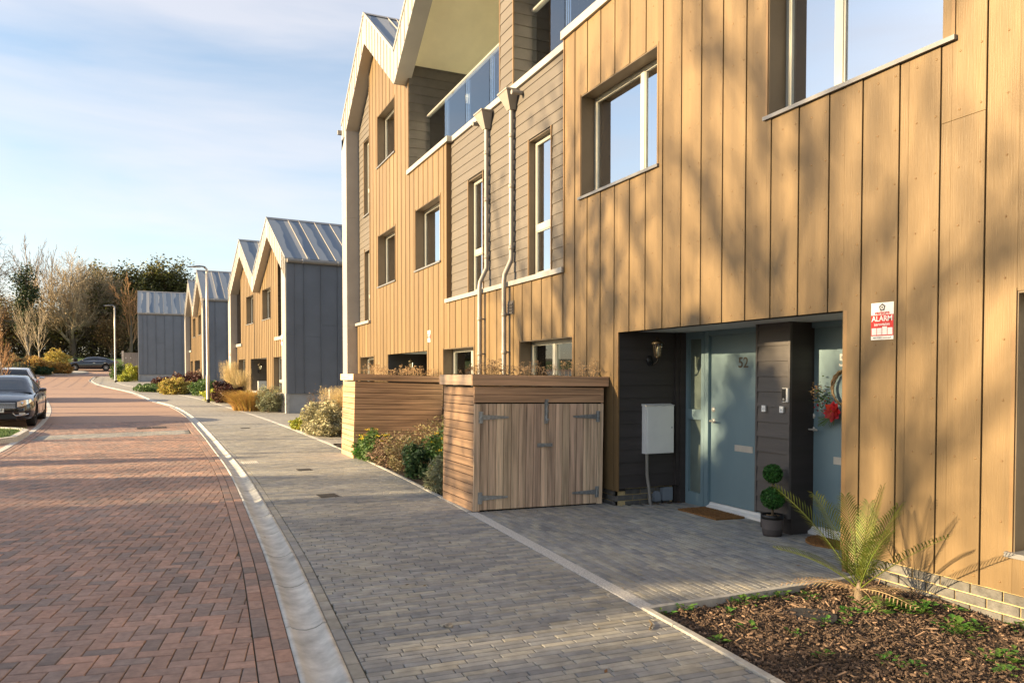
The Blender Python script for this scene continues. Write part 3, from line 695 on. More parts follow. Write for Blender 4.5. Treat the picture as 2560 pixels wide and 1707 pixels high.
# ---- loggias under the second and third gable
def loggia(yl, yr, apex, mirror=False):
    top = lambda Y: 10.45 - .715*abs(Y-apex)
    XB = 7.7
    m = MB(); m.quad((5.0,yl,top(yl)),(5.0,apex,top(apex)),(XB,apex,top(apex)),(XB,yl,top(yl))); m.quad((5.0,apex,top(apex)),(5.0,yr,top(yr)),(XB,yr,top(yr)),(XB,apex,top(apex)))
    m.build('loggia_soffit', M['soffit'], ter, world=True)
    m = MB(); m.box(5.45,XB,yr,yl,6.0,6.09); m.build('loggia_floor', M['zinc_dark'], ter, world=True)
    m = MB(); m.box(XB,XB+.1,yr,yl,6.0,8.6); m.prism([(yl,8.6),(yr,8.6),(yr,top(yr)),(apex,top(apex)),(yl,top(yl))], 'x', XB, XB+.1); m.build('loggia_wall', M['lap'], ter, world=True)
    m = MB(); m.box(XB-.03,XB-.01,yr+.7,yl-.7,6.12,8.3); m.build('patio_door', M['patio_glass'], ter, world=True)
    m = MB()
    for yy in (yr+.66,(yr+yl)/2-.03,yl-.72): m.box(XB-.05,XB-.002,yy,yy+.06,6.1,8.36)
    m.box(XB-.05,XB-.002,yr+.66,yl-.66,8.3,8.36); m.build('patio_door_frame', M['alu'], ter, world=True)
    # glass balustrade panels with a top rail
    n = 4; w = (yl-yr)/n
    for i in range(n):
        m = MB(); m.box(5.42,5.436,yr+i*w+.008,yr+(i+1)*w-.008,6.16,7.44); m.build('balustrade_pane', M['glass_bal'], ter, world=True)
    m = MB(); m.tube([(5.428,yr+.005,7.455),(5.428,yl-.005,7.455)], .022, 8); m.build('top_rail', M['zinc'], ter, world=True)
loggia(16.69, 11.74, 14.04); loggia(11.19, 6.72, 8.39)
z = 6.12
while z < 8.56:                                  # side wall of the loggia facing along the terrace
    lap(ter, 'x', 5.005, 7.7, 16.69, z, min(.2, 8.56-z), M['lap'], -1, th=.016); z += .2
m = MB(); m.box(5.006,7.7,16.692,16.80,6.0,8.55); m.build('loggia_side', M['cavity'], ter, world=True)
# pier between the two loggias
z = 6.12
while z < 9.4:
    lap(ter, 'x', XL, 7.7, 11.205, z, .18, M['lap'], -1, th=.016); lap(ter, 'y', 11.21, 11.73, XL, z, .18, M['lap'], -1); z += .18
m = MB(); m.box(XL+.002,7.7,11.207,11.73,6.0,9.4); m.build('pier', M['lap'], ter, world=True)
m = MB(); m.box(XL-.018,XL+.004,11.19,11.215,6.12,9.4); m.box(XL-.018,XL+.004,11.725,11.75,6.12,9.0); m.build('corner_trim', M['board_trim'], ter, world=True)
g = MB(); g.lathe([(.0,-.15),(.075,-.13),(.13,-.075),(.15,0),(.13,.075),(.075,.13),(0,.15)], 18, (6.35,16.35,7.9)); g.tube([(6.35,16.35,8.04),(6.35,16.35,8.5)], .012, 6)
o = g.build('globe_lamp', M['white']); tag(o, 'white globe lamp hanging in the loggia behind the glass balustrade', 'lamp')
# ---- rainwater pipes
for Y0 in (12.19, 11.15):
    m = MB(); m.tube([(5.035,Y0,5.95),(5.035,Y0,3.50),(5.03,Y0,3.42),(4.915,Y0,3.18),(4.905,Y0,3.08),(4.905,Y0,-.05)], .039, 12)
    dp = m.build('downpipe', M['pipe'], ter, world=True)
    for z in (5.4,4.6,3.62,2.55,1.95): 
        xx = 5.035 if z > 3.5 else 4.905
        m = MB(); m.lathe([(.039,-.035),(.046,-.03),(.046,.03),(.039,.035)], 12, (xx,Y0,z)); m.build('pipe_collar', M['pipe'], dp, world=True)
        m = MB(); m.box(xx,XF+.1,Y0-.008,Y0+.008,z-.012,z+.012); m.build('pipe_bracket', M['pipe'], dp, world=True)
    m = MB(); a, b = (.17,.10), (.06,.05)
    vs = [(4.96-.005+sx*a[1]+.02, Y0+sy*a[0], 6.06) for sx,sy in ((-1,-1),(1,-1),(1,1),(-1,1))] + [(5.035+sx*b[1], Y0+sy*b[0], 5.80) for sx,sy in ((-1,-1),(1,-1),(1,1),(-1,1))]
    m.add(vs, [(0,1,2,3),(7,6,5,4)]+[(i,i+4,(i+1)%4+4,(i+1)%4) for i in range(4)]); m.box(4.865,5.085,Y0-.185,Y0+.185,6.06,6.085); m.build('hopper', M['pipe'], dp, world=True)
    sg = 1 if Y0 > 12 else -1
    m = MB(); m.tube([(5.08,Y0+sg*.30,5.98),(4.90,Y0+sg*.30,5.97)], .035, 10); m.build('overflow_spout', M['pipe'], ter, world=True)
# ---- brick plinth
m = MB(); m.box(5.045,5.2,-2,4.49,-.12,.150); m.box(5.045,5.2,7.98,15.3,-.12,.150); m.box(5.045,5.86,7.985,8.1,-.12,.19); m.box(5.045,5.2,18.6,21.9,-.12,.15); m.build('plinth', M['mortar'], ter, world=True)
for k in range(4):
    z = .150-.010-.065-k*.075
    y = -.6+(.112 if k % 2 else 0)
    while y < 4.27:
        link('brick', piece_mesh(.02, .215, .065, M['brick'], .003, '-x'), ter, (5.032+R.uniform(-.002,.002), y, z), world=True); y += .225
    y = 7.985
    while y < 9.0: link('brick', piece_mesh(.02, .215, .065, M['brick'], .003, '-x'), ter, (5.032, y+(.0 if k % 2 else .05), z+.02), world=True); y += .225
    x = 5.04+(0 if k % 2 else .112)
    while x < 5.75: link('brick', piece_mesh(.215, .02, .065, M['brick'], .003, '-y'), ter, (x, 7.972, z+.03), world=True); x += .225
# ---- the door recess of number 52 and its neighbour
YL, YR, XD = 7.94, 4.53, 6.0
m = MB(); m.box(5.018,6.2,YR-.01,YL+.01,2.118,2.3); m.build('recess_soffit', M['soffit_grey'], ter, world=True)
z = .19
while z < 2.08:
    lap(ter, 'x', 5.02, 5.85, YL, z, min(.159, 2.115-z), M['lap_dark'], -1, th=.014); z += .159
m = MB(); m.box(5.02,5.86,YL+.002,YL+.04,.185,2.118); m.box(5.86,6.2,YL-.0,YL+.04,-.1,2.118); m.build('recess_wall', M['lap_dark'], ter, world=True)
m = MB(); m.box(5.0,5.02,YL-.028,YL+.006,.155,2.118); m.build('corner_trim', M['board_trim'], ter, world=True)
m = MB(); m.box(4.996,5.03,YR-.045,YR-.012,.155,2.1); m.build('corner_trim', M['board_trim'], ter, world=True)
m = MB(); m.box(5.02,6.2,YR-.04,YR,-.1,2.118); m.build('recess_wall', M['board_trim'], ter, world=True)
m = MB(); m.box(5.85,5.90,YL-.05,YL-.002,.19,2.118); m.box(5.90,6.0,YL-.075,YL-.002,-.08,2.118); m.build('corner_post', M['lap_dark'], ter, world=True)
m = MB(); m.box(6.06,6.2,YR,YL,-.1,2.118); m.build('recess_wall', M['cavity'], ter, world=True)
# pier between the two doors
z = .15
while z < 2.1:
    lap(ter, 'y', 5.825, 6.265, 5.70, z, min(.158, 2.117-z), M['lap_brown'], -1, th=.016); z += .158
m = MB(); m.box(5.702,6.06,5.80,6.285,.13,2.117); m.box(5.725,6.06,5.80,6.24,-.09,.13); m.build('door_pier', M['lap_dark'], ter, world=True)
m = MB(); m.box(5.682,5.712,6.262,6.288,.13,2.117); m.box(5.682,5.712,5.797,5.822,.13,2.117); m.build('corner_trim', M['lap_brown'], ter, world=True)
def text_mesh(txt, size, mat, depth=.002, bold=0.0, name='lettering', align='CENTER', sx=1.0):
    cu = bpy.data.curves.new(name, 'FONT'); cu.body = txt; cu.size = size; cu.extrude = depth; cu.align_x = align; cu.align_y = 'CENTER'; cu.offset = bold; cu.resolution_u = 3
    ob = bpy.data.objects.new('tmp_text', cu); COL.objects.link(ob); dg = bpy.context.evaluated_depsgraph_get()
    me = bpy.data.meshes.new_from_object(ob.evaluated_get(dg)); COL.objects.unlink(ob); bpy.data.objects.remove(ob); bpy.data.curves.remove(cu)
    me.materials.clear(); me.materials.append(mat)
    if sx != 1: me.transform(Matrix.Scale(sx, 4, (1,0,0)))
    return me
FACE_W = (pi/2, 0, -pi/2)        # lettering on a wall that faces -x
def entrance(y0, y1, num, nmat, side):
    """door leaf between y0 (low) and y1 (high), frame around it, sidelight beyond"""
    d = empty('door', (0,0,0)); 
    m = MB(); m.box(XD+.012,XD+.055,y0,y1,.045,2.1); leaf = m.build('door', M['door'], ter, world=True)
    bpy.data.objects.remove(d)
    m = MB(); m.box(XD-.03,XD+.06,y1+.003,y1+.075,-.06,2.117); m.box(XD-.03,XD+.06,y0-.06,y0-.003,-.06,2.117); m.box(XD-.028,XD+.06,y0-.003,y1+.003,2.06,2.116); m.build('door_frame', M['door'], leaf, world=True)
    m = MB(); m.prism([(XD-.055,-.055),(XD+.05,-.055),(XD+.05,.04),(XD+.005,.04),(XD-.01,.012),(XD-.055,-.008)], 'y', y0-.002, y1+.002); m.build('threshold', M['white'], leaf, world=True)
    yc = (y0+y1)/2
    m = MB(); m.box(XD+.004,XD+.013,yc-.17,yc+.13,.70,.772); m.build('letter_plate', M['steel'], leaf, world=True)
    link('house_number', text_mesh(num, .17, nmat, .002, .002), leaf, (XD+.010, yc-.02 if side else y0+.30, 1.735), FACE_W, world=False).location = Vector((XD+.010, yc+.0 if len(num) > 1 else y0+.33, 1.72)) - ORG[ter.name]
    m = MB(); m.lathe([(.0,.012),(.026,.012),(.03,0)], 14, M=Matrix.Translation((XD+.012,y1-.05,1.165)) @ Matrix.Rotation(-pi/2,4,'Y')); m.build('lock', M['steel'], leaf, world=True)
    m = MB(); m.tube([(XD+.012,y1-.05,1.03),(XD-.045,y1-.05,1.03),(XD-.055,y1-.062,1.03),(XD-.055,y1-.17,1.028)], .010, 8); m.lathe([(.0,.01),(.026,.01),(.028,0)], 14, M=Matrix.Translation((XD+.012,y1-.05,1.03)) @ Matrix.Rotation(-pi/2,4,'Y')); m.build('handle', M['steel'], leaf, world=True)
    return leaf
M['num_dark'] = pm('bronze numeral', (.10,.085,.07), .35, .05, 5, 0, metal=.5); M['num_white'] = pm('white numeral', (.7,.7,.68), .4, .05, 5, 0)
entrance(6.285, 7.415, '52', M['num_dark'], True)
entrance(4.95, 5.86, '54', M['num_white'], False)
# sidelight of number 52: fixed panes above and below a rail
m = MB(); a, b = 7.505, 7.865
for q in ((a,a+.06,-.055,2.117),(b-.055,b,-.055,2.117),(a+.06,b-.055,-.055,.12),(a+.06,b-.055,1.03,1.155),(a+.06,b-.055,2.03,2.117)): m.box(XD-.022,XD+.04,*q)
sl_ = m.build('sidelight', M['door'], ter, world=True)
for z0, z1 in ((.12,1.03),(1.155,2.03)):
    m = MB(); m.box(XD+.012,XD+.024,a+.06,b-.055,z0,z1); m.build('pane', M['obscure_glass'], sl_, world=True)
m = MB(); m.box(XD+.042,XD+.05,a-.02,b+.02,-.05,2.1); m.build('hall_wall', M['room'], sl_, world=True)
m = MB(); m.box(XD+.03,XD+.06,7.9,7.94,-.06,2.11); m.box(XD-.02,XD+.06,4.54,4.89,-.06,2.11); m.build('side_panel', M['door'], ter, world=True)
# second recess further along
m = MB(); m.box(5.018,6.2,15.40,18.57,2.118,2.25); m.build('recess_soffit', M['soffit_grey'], ter, world=True)
z = .19
while z < 2.08: lap(ter, 'x', 5.02, 6.0, 18.56, z, min(.159,2.115-z), M['lap_dark'], -1); z += .159
m = MB(); m.box(5.02,6.1,18.562,18.6,.0,2.118); m.box(6.06,6.2,15.4,18.6,-.1,2.118); m.build('recess_wall', M['lap_dark'], ter, world=True)
m = MB(); m.box(6.0,6.05,17.2,18.1,0,2.1); m.build('door', M['door'], ter, world=True)
m = MB(); m.box(6.0,6.05,15.5,16.4,0,2.1); m.build('door', M['door'], ter, world=True)
m = MB(); m.box(5.7,6.06,16.55,17.05,-.05,2.1); m.build('door_pier', M['lap_dark'], ter, world=True)

jg = MB(); jg.lathe([(0,0),(.085,0),(.09,.02),(.082,.20),(.07,.235),(.0,.24)], 20, (5.40,4.42,3.94)); tag(jg.build('water_jug', M['white']), 'white jug standing behind the upper window pane', 'jug')
# ------------------------------------------------------------------ houses further along the street
M['plinth'] = pm('grey concrete block plinth', (.36,.36,.36), .85, .08, 3, .1, 40)
def lap_dark_pick(): return M['lap']
def house(C, phi, z0, label, detail=True, sidex=9.0):
    h = empty('gabled_house', (C[0], C[1], z0), (0, 0, phi), label=label, cat='house', group='gabled houses along the street')
    WD, EZ, AZ, YF = 11.35, 5.46, 7.40, .28
    VA = [2.90, 8.45]; VALL = 5.675; VZ = 5.50
    holes = [(3.51,5.06,3.64,4.88),(6.82,8.38,3.64,4.88),(1.55,3.12,.62,2.07),(8.70,10.3,.62,2.10),(4.34,7.5,.3,2.07)] if detail else []
    def top(v): 
        a = min(VA, key=lambda q: abs(q-v)); return AZ - .70*abs(v-a)
    # boards
    ed = [.62 + k*.336 for k in range(31)]
    for a, b in zip(ed, ed[1:]):
        t = 2.71 if (b < 2.56 or a > 9.40) else top((a+b)/2)-.45
        for (p, q, u, w) in subtract((a, b, .62, t), holes):
            g0 = .004 if abs(p-a) < 1e-4 else 0; g1 = .004 if abs(q-b) < 1e-4 else 0
            link('cladding_board', piece_mesh(.016, q-p-g0-g1, w-u, M['board'], .0015, '-x'), h, (YF-.012+(p-a)*.045, p+g0, u), (0,0,-.045))
    m = MB()
    for q in subtract((.62, 10.72, .3, 2.7), holes) + subtract((2.55, 9.42, 2.7, 5.0), holes): m.box(YF+.026, YF+.1, *q)
    m.build('backing_wall', M['cavity'], h)
    if detail:
        window(h, *holes[0], x=YF, mull=(4.0,), room=.8, world=False); window(h, *holes[1], x=YF, mull=(7.3,), room=.8, world=False)
        window(h, *holes[2], x=YF, trans=(1.12,), room=.8, world=False); window(h, *holes[3], x=YF, trans=(1.14,), room=.8, world=False)
        m = MB(); m.box(YF+1.0, YF+1.1, 4.3, 7.6, .3, 2.1); m.box(YF+.03, YF+1.0, 7.5, 7.56, .3, 2.1); m.build('porch_wall', M['lap'], h)
        z = .5
        while z < 2.05: lap(h, 'x', YF+.02, YF+1.0, 7.5, z, .159, M['lap_dark'] if False else M['lap'], -1, world=False); z += .159
        m = MB(); m.box(YF+.02, YF+1.0, 4.34, 7.5, 2.075, 2.2); m.build('porch_soffit', M['soffit_grey'], h)
        m = MB(); m.box(YF+.95, YF+1.0, 5.2, 6.1, .35, 2.05); m.build('door', M['door'], h)
    # ledges
    for a, b in ((.60,2.75),(9.40,10.75)):
        m = MB(); m.box(YF-.06, YF+.72, a, b, 2.70, 2.83); m.build('ledge', M['zinc'], h)
    # recessed upper bays
    XR = YF+.72
    for a, b in ((.62,2.55),(9.42,10.72)):
        m = MB(); m.prism([(a,2.83),(b,2.83),(b,top(b)-.1),(a,top(a)-.1)], 'x', XR, XR+.1); m.build('bay_wall', M['lap'], h)
    z = 2.84
    while z < 6.6: lap(h, 'x', YF+.02, XR, 2.555, z, .2, M['lap'], -1, world=False); z += .2
    m = MB(); m.box(YF+.012, XR, 2.557, 2.62, 2.83, 6.6); m.box(YF+.012, XR, 9.36, 9.42, 2.83, 6.6); m.build('bay_return', M['lap'], h)
    # frame posts, side walls
    for a, b, nm in ((0,.62,'frame_post'),(10.72,11.35,'frame_post')):
        m = MB(); m.prism([(a,.69),(b,.69),(b,EZ-.02+(.44 if a == 0 else 0)),(a,EZ-.02+(.44 if a else 0))], 'x', 0, .30); m.build(nm, M['zinc'], h)
    m = MB(); m.box(.30, sidex, .02, .62, .69, EZ-.05); m.box(.30, sidex, 10.78, 11.33, .69, EZ-.05); m.box(2.0, sidex, .62, 10.78, .3, EZ); m.build('side_wall', M['zinc_dark'], h)
    m = MB(); m.box(.302, 1.1, 10.70, 10.78, .69, EZ+.3); m.build('post_flank', M['lap'], h)
    # standing seam panels of the flank that faces down the street
    xs_ = [.012, .34, .66] + [.66+.62*k for k in range(1, int((sidex-.66)/.62)+1)]
    for i, (a, b) in enumerate(zip(xs_, xs_[1:])):
        zj = 2.75 + (.42 if i % 2 else 0)
        for u, w in ((.69, zj-.004), (zj+.004, EZ-.06)):
            link('seam_panel', piece_mesh(b-a-.03, .012, w-u, M['zinc_dark'], .003, '-y'), h, (a+.015, -.0125, u))
        link('standing_seam', piece_mesh(.024, .04, EZ-.75, M['zinc_dark'], .004, '-y'), h, (b-.012, -.045, .69))
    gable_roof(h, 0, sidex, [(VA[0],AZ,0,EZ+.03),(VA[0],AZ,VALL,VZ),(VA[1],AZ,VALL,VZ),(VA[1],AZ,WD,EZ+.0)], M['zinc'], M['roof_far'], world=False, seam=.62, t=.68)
    for a in VA:
        m = MB(); m.prism([(a-.1,AZ+.0),(a,AZ+.09),(a+.1,AZ+.0)], 'x', -.03, sidex); m.build('ridge_cap', M['zinc'], h)
    # soffit under the projecting verge
    m = MB()
    for ay, az, fy, fz in ((VA[0],AZ,0,EZ+.03),(VA[0],AZ,VALL,VZ),(VA[1],AZ,VALL,VZ),(VA[1],AZ,WD,EZ)):
        m.quad((.3,ay,az-.66),(.3,fy,fz-.66),(XR,fy,fz-.66),(XR,ay,az-.66))
    m.build('verge_soffit', M['reveal'], h)
    m = MB(); m.tube([(.05,-.075,EZ-.03),(sidex,-.075,EZ-.03)], .075, 10); gt = m.build('gutter', M['pipe'], h)
    for k in range(6):
        m = MB(); m.lathe([(.078,-.02),(.082,-.02),(.082,.02),(.078,.02)], 10, M=Matrix.Translation((.6+1.3*k,-.075,EZ-.03)) @ Matrix.Rotation(pi/2,4,'Y')); m.build('gutter_bracket', M['zinc'], gt)
    m = MB(); m.box(.05, sidex-.1, .05, 11.3, -.5, .685); m.build('plinth', M['plinth'], h)
    m = MB(); m.box(-.01, .12, .0, .14, -.5, .69); m.build('plinth_pier', M['white'] if False else M['edging'], h)
    return h
H2 = house((3.84,28.05), radians(5.8), .24, 'pair of two storey gabled houses with yellow lit boards next beyond the terrace')
H3 = house((1.85,47.0), radians(3.8), .49, 'gabled house pair standing behind the nearer lamp post')
H4 = house((-2.1,66.0), radians(1.0), .98, 'grey flanked house at the far end beside the timber gate', detail=False)
# ------------------------------------------------------------------ timber bin stores
M['bolt'] = pm('dark stain', (.06,.045,.04), .8, .2)
def store(loc, rot, w, d, ht, label, front):
    s = empty('bin_store', loc, rot, label=label, cat='bin store', group='cedar bin stores')
    m = MB(); m.box(.02, w-.02, .02, d-.02, .0, ht-.14); m.build('carcass', M['cavity'], s)
    # left flank in horizontal boards
    n = 14; p = (ht-.145-.012)/n
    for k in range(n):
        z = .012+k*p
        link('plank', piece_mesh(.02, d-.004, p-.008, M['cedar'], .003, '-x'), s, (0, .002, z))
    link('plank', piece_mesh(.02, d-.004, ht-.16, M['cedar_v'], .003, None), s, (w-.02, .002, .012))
    if front:
        zt = 1.272; hb = (ht-.135-zt)/2
        for k in range(2): link('plank', piece_mesh(w, .022, hb-.004, M['cedar_h'], .003, '-y'), s, (0, -.012, zt+k*hb))
        xs_ = [.0, .084] + [.084 + (w-.168)*k/16 for k in range(1, 16)] + [w-.084, w]
        for i, (a, b) in enumerate(zip(xs_, xs_[1:])):
            post = i in (0, len(xs_)-2)
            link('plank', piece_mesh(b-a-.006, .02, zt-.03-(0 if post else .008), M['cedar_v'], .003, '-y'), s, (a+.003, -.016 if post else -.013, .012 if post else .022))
        for x, z, sg in ((.084,1.10,1),(.084,.165,1),(w-.084,1.10,-1),(w-.084,.165,-1)):
            m = MB(); y = -.020
            m.box(x-.028, x-.004, y-.004, y, z-.068, z+.068); m.box(x+.004, x+.026, y-.004, y, z-.068, z+.068); m.tube([(x,y-.004,z-.068),(x,y-.004,z+.068)], .0075, 8)
            q = [(x+sg*.024,z-.03),(x+sg*.345,z-.011),(x+sg*.352,z),(x+sg*.345,z+.011),(x+sg*.024,z+.03)]
            if sg < 0: q = q[::-1]
            m.prism(q, 'y', y-.004, y); m.build('hinge', M['galv'], s)
        xm = w*.535
        m = MB(); m.box(xm-.022, xm+.022, -.026, -.020, 1.02, 1.29); m.tube([(xm,-.034,1.04),(xm,-.034,1.31)], .009, 8); m.tube([(xm,-.034,1.07),(xm+.03,-.05,1.07)], .007, 6)
        for z in (1.05,1.17,1.25,1.30): m.box(xm-.02, xm+.02, -.046, -.024, z-.012, z+.012)
        m.build('bolt', M['galv'], s)
        m = MB(); m.box(w*.47, w*.525, -.026, -.020, .74, .785); m.box(w*.515, w*.585, -.030, -.022, .742, .783); m.tube([(w*.522,-.02,.762),(w*.522,-.055,.762)], .012, 8); m.build('hasp', M['galv'], s)
    else:
        for k in range(n):
            z = .012+k*p
            link('plank', piece_mesh(w-.004, .02, p-.008, M['cedar_h'], .003, '-y'), s, (.002, -.004, z))
    # roof tray: four fascia boards and the planted top
    o_ = .045
    for (dx, dy, pos, mt, fc) in ((w+2*o_, .028, (-o_,-o_-.012,ht-.125), M['cedar_h'], '-y'), (w+2*o_, .028, (-o_,d+o_-.016,ht-.125), M['cedar_h'], None), (.028, d+2*o_-.034, (-o_,-o_+.017,ht-.125), M['cedar_pale'], '-x'), (.028, d+2*o_-.034, (w+o_-.028,-o_+.017,ht-.125), M['cedar_pale'], None)):
        link('fascia_board', piece_mesh(dx, dy, .122, mt, .004, fc), s, pos)
    m = MB(); m.box(-o_+.03, w+o_-.03, -o_+.02, d+o_-.02, ht-.13, ht-.03); m.build('roof_tray', M['soil'], s)
    # sedum and dry seed heads
    sed = MB(); st = MB(); rr = random.Random(int(w*1000)+front)
    for k in range(2600):
        x, y = rr.uniform(-.01, w+.01), rr.uniform(-.02, d+.02); z = ht-.03+rr.uniform(0,.035); a = rr.uniform(0, 2*pi); l = rr.uniform(.008,.018)
        u = Vector((cos(a),sin(a),rr.uniform(-.3,.9)))*l; v = Vector((-sin(a),cos(a),rr.uniform(-.3,.6)))*l*.7; c_ = Vector((x,y,z))
        sed.add([c_-u, c_+v, c_+u, c_-v], [(0,1,2,3)])
    sed.build('sedum', M['sedum'], s, kind='stuff')
    cl = [(rr.uniform(.1,w-.1), rr.uniform(.05,d-.1), rr.uniform(.6,1.3)) for _ in range(14)]
    for cx, cy, sc in cl:
        for k in range(int(16*sc)):
            x, y = cx+rr.gauss(0,.09), cy+rr.gauss(0,.09); hh = rr.uniform(.08,.20)*sc
            if not (0 < x < w): continue
            tip = Vector((x+rr.gauss(0,.03), y+rr.gauss(0,.03), ht-.03+hh)); st.tube([(x,y,ht-.04), tip], [.0022,.0015], 3, cap=False)
            for q in range(8):
                d_ = Vector((rr.gauss(0,1),rr.gauss(0,1),rr.gauss(0,.6)))*.014; c_ = tip+d_; e1 = Vector((rr.gauss(0,1),rr.gauss(0,1),rr.gauss(0,1))).normalized()*.009; e2 = e1.orthogonal().normalized()*.008
                st.add([c_-e1,c_+e2,c_+e1,c_-e2], [(0,1,2,3)])
    st.build('seed_heads', M['straw'], s, kind='stuff')
    return s
M['cedar_pale'] = pm('pale cedar fascia', (.60,.43,.29), .7, .2, 2.2, .3, 14, (6,.4,10), rnd=.1, shift=True, bdist=.003)
M['sedum'] = pm('sedum', (.13,.10,.035), .8, .3, 20, 0, island=True, rnd=.4, hue=.06, alt=[(0,(.6,.9,.4)),(.5,(1,.8,.7)),(1,(1.3,.6,.5))])
M['straw'] = pm('dry stems', (.46,.31,.17), .85, .2, 20, 0, island=True, rnd=.3, trans=.25)
store((3.19,8.155,-.005), (0,radians(.8),0), 1.73, 1.05, 1.595, 'cedar bin store with double doors, strap hinges and a bolt beside the forecourt', True)
store((3.17,14.30,.0), (0,radians(1.7),0), 1.76, 1.05, 1.615, 'cedar bin store with a plain horizontally boarded back behind the flower bed', False)
# ------------------------------------------------------------------ things at the doors
M['lamp_glass'] = glassm('lantern glass', (.85,.85,.75), .12); M['bulb'] = pm('pale bulb', (.75,.72,.62), .5, .02, 5, 0)
M['brass'] = pm('aged brass black', (.07,.055,.035), .4, .2, 20, .1, metal=.5)
def lantern(loc, rotz, label, sc=1.0):
    t = empty('wall_lantern', loc, (0,0,rotz), label=label, cat='lantern', group='wall lanterns beside the front doors'); t.scale = (sc,)*3
    # local: wall at y = 0, lantern stands out towards -y
    m = MB(); m.lathe([(0,.022),(.04,.02),(.048,0)], 16, M=Matrix.Translation((0,0,0)) @ Matrix.Rotation(pi/2,4,'X') @ Matrix.Scale(1.4,4,(0,1,0))); m.build('wall_plate', M['black'], t)
    m = MB(); m.tube([(0,-.02,-.02),(0,-.08,-.045),(0,-.14,-.03),(0,-.17,.0),(0,-.175,.03)], [.012,.011,.010,.010,.014], 8); m.build('arm', M['black'], t)
    m = MB(); m.lathe([(.0,.03),(.028,.03),(.032,.045),(.03,.055)], 6, (0,-.175,0)); m.build('gallery', M['brass'], t)
    m = MB()
    for k in range(6):
        a = pi/6+k*pi/3; m.tube([(.036*cos(a),-.175+.036*sin(a),.05),(.06*cos(a),-.175+.06*sin(a),.205)], .0045, 4)
    m.build('cage', M['brass'], t)
    m = MB(); m.lathe([(.033,.052),(.056,.203)], 6, (0,-.175,0), smooth=False); m.build('glass', M['lamp_glass'], t)
    m = MB(); m.lathe([(.078,.203),(.080,.210),(.055,.235),(.03,.258),(.018,.262),(.02,.275),(.0,.29)], 12, (0,-.175,0)); m.build('cap', M['brass'], t)
    m = MB(); m.lathe([(.0,.055),(.018,.06),(.02,.13),(.012,.16),(0,.17)], 10, (0,-.175,0)); m.build('bulb', M['bulb'], t)
    return t
lantern((5.47,7.925,1.76), 0, 'black wall lantern on the dark boards above the white meter box')
lantern((5.55,18.545,1.72), 0, 'wall lantern glimpsed in the far recess above the bin store roof')
l_ = lantern((0,0,0), radians(5.8), 'wall lantern in the porch of the yellow lit gabled house', 1.25)
v_ = Matrix.Rotation(radians(5.8),4,'Z') @ Vector((.62,7.47,1.55)); l_.location = Vector((3.84,28.05,.24)) + v_
mb_ = empty('meter_box', (5.57,7.93,.61), label='white electricity meter box on the dark boarded wall by the doors', cat='meter box')
m = MB(); m.box(5.36,5.775,7.838,7.926,.61,1.20); m.build('case', M['white'], mb_, world=True)
m = MB(); m.box(5.378,5.768,7.832,7.838,.622,1.175); m.build('lid', M['meter'] if 'meter' in M else M['white'], mb_, world=True)
m = MB(); m.prism([(7.83,1.20),(7.926,1.20),(7.926,1.225),(7.825,1.205)], 'x', 5.352, 5.783); m.build('rain_hood', M['white'], mb_, world=True)
m = MB(); m.lathe([(.0,.006),(.010,.006),(.011,0)], 10, M=Matrix.Translation((5.74,7.832,.93)) @ Matrix.Rotation(pi/2,4,'X')); m.build('lock', M['galv'], mb_, world=True)
m = MB(); m.tube([(5.405,7.885,.61),(5.41,7.885,.35),(5.435,7.875,.15),(5.45,7.865,-.04)], .020, 10); m.build('cable_pipe', M['pipe'], mb_, world=True)
m2 = MB(); m2.box(0,.012,0,.42,0,.6)
mb2 = empty('meter_box', Vector((3.84,28.05,.24)) + Matrix.Rotation(radians(5.8),4,'Z') @ Vector((.9,7.2,.35)), (0,0,radians(5.8)), label='white meter box in the porch of the yellow lit gabled house', cat='meter box')
m = MB(); m.box(-.35,.1,.1,.27,-.02,.75); m.build('case', M['white'], mb2); m = MB(); m.box(-.33,.08,.09,.1,0,.73); m.build('lid', M['white'], mb2)
M['grey_plastic'] = pm('grey plastic', (.20,.23,.27), .5, .05, 5, 0)
sk1 = empty('outdoor_socket', (5.6,7.96,0), label='small round topped grey socket box on the brick plinth', cat='socket')
m = MB(); m.prism([(5.545,-.0),(5.635,-.0),(5.635,.085),(5.62,.115),(5.59,.128),(5.56,.115),(5.545,.085)], 'y', 7.91, 7.965); m.build('case', M['grey_plastic'], sk1, world=True)
m = MB(); m.box(5.56,5.62,7.903,7.91,.02,.04); m.build('lip', M['grey_plastic'], sk1, world=True)
sk2 = empty('junction_box', (5.73,7.96,0), label='square grey junction box on the brick plinth', cat='junction box')
m = MB(); m.box(5.66,5.80,7.90,7.965,.01,.165); m.build('case', M['grey_plastic'], sk2, world=True)
m = MB(); m.box(5.655,5.805,7.893,7.90,.005,.17); m.build('lid', M['grey_plastic'], sk2, world=True)
m = MB(); m.tube([(5.67,7.93,.01),(5.672,7.93,-.04)], .012, 8); m.build('gland', M['black'], sk2, world=True)
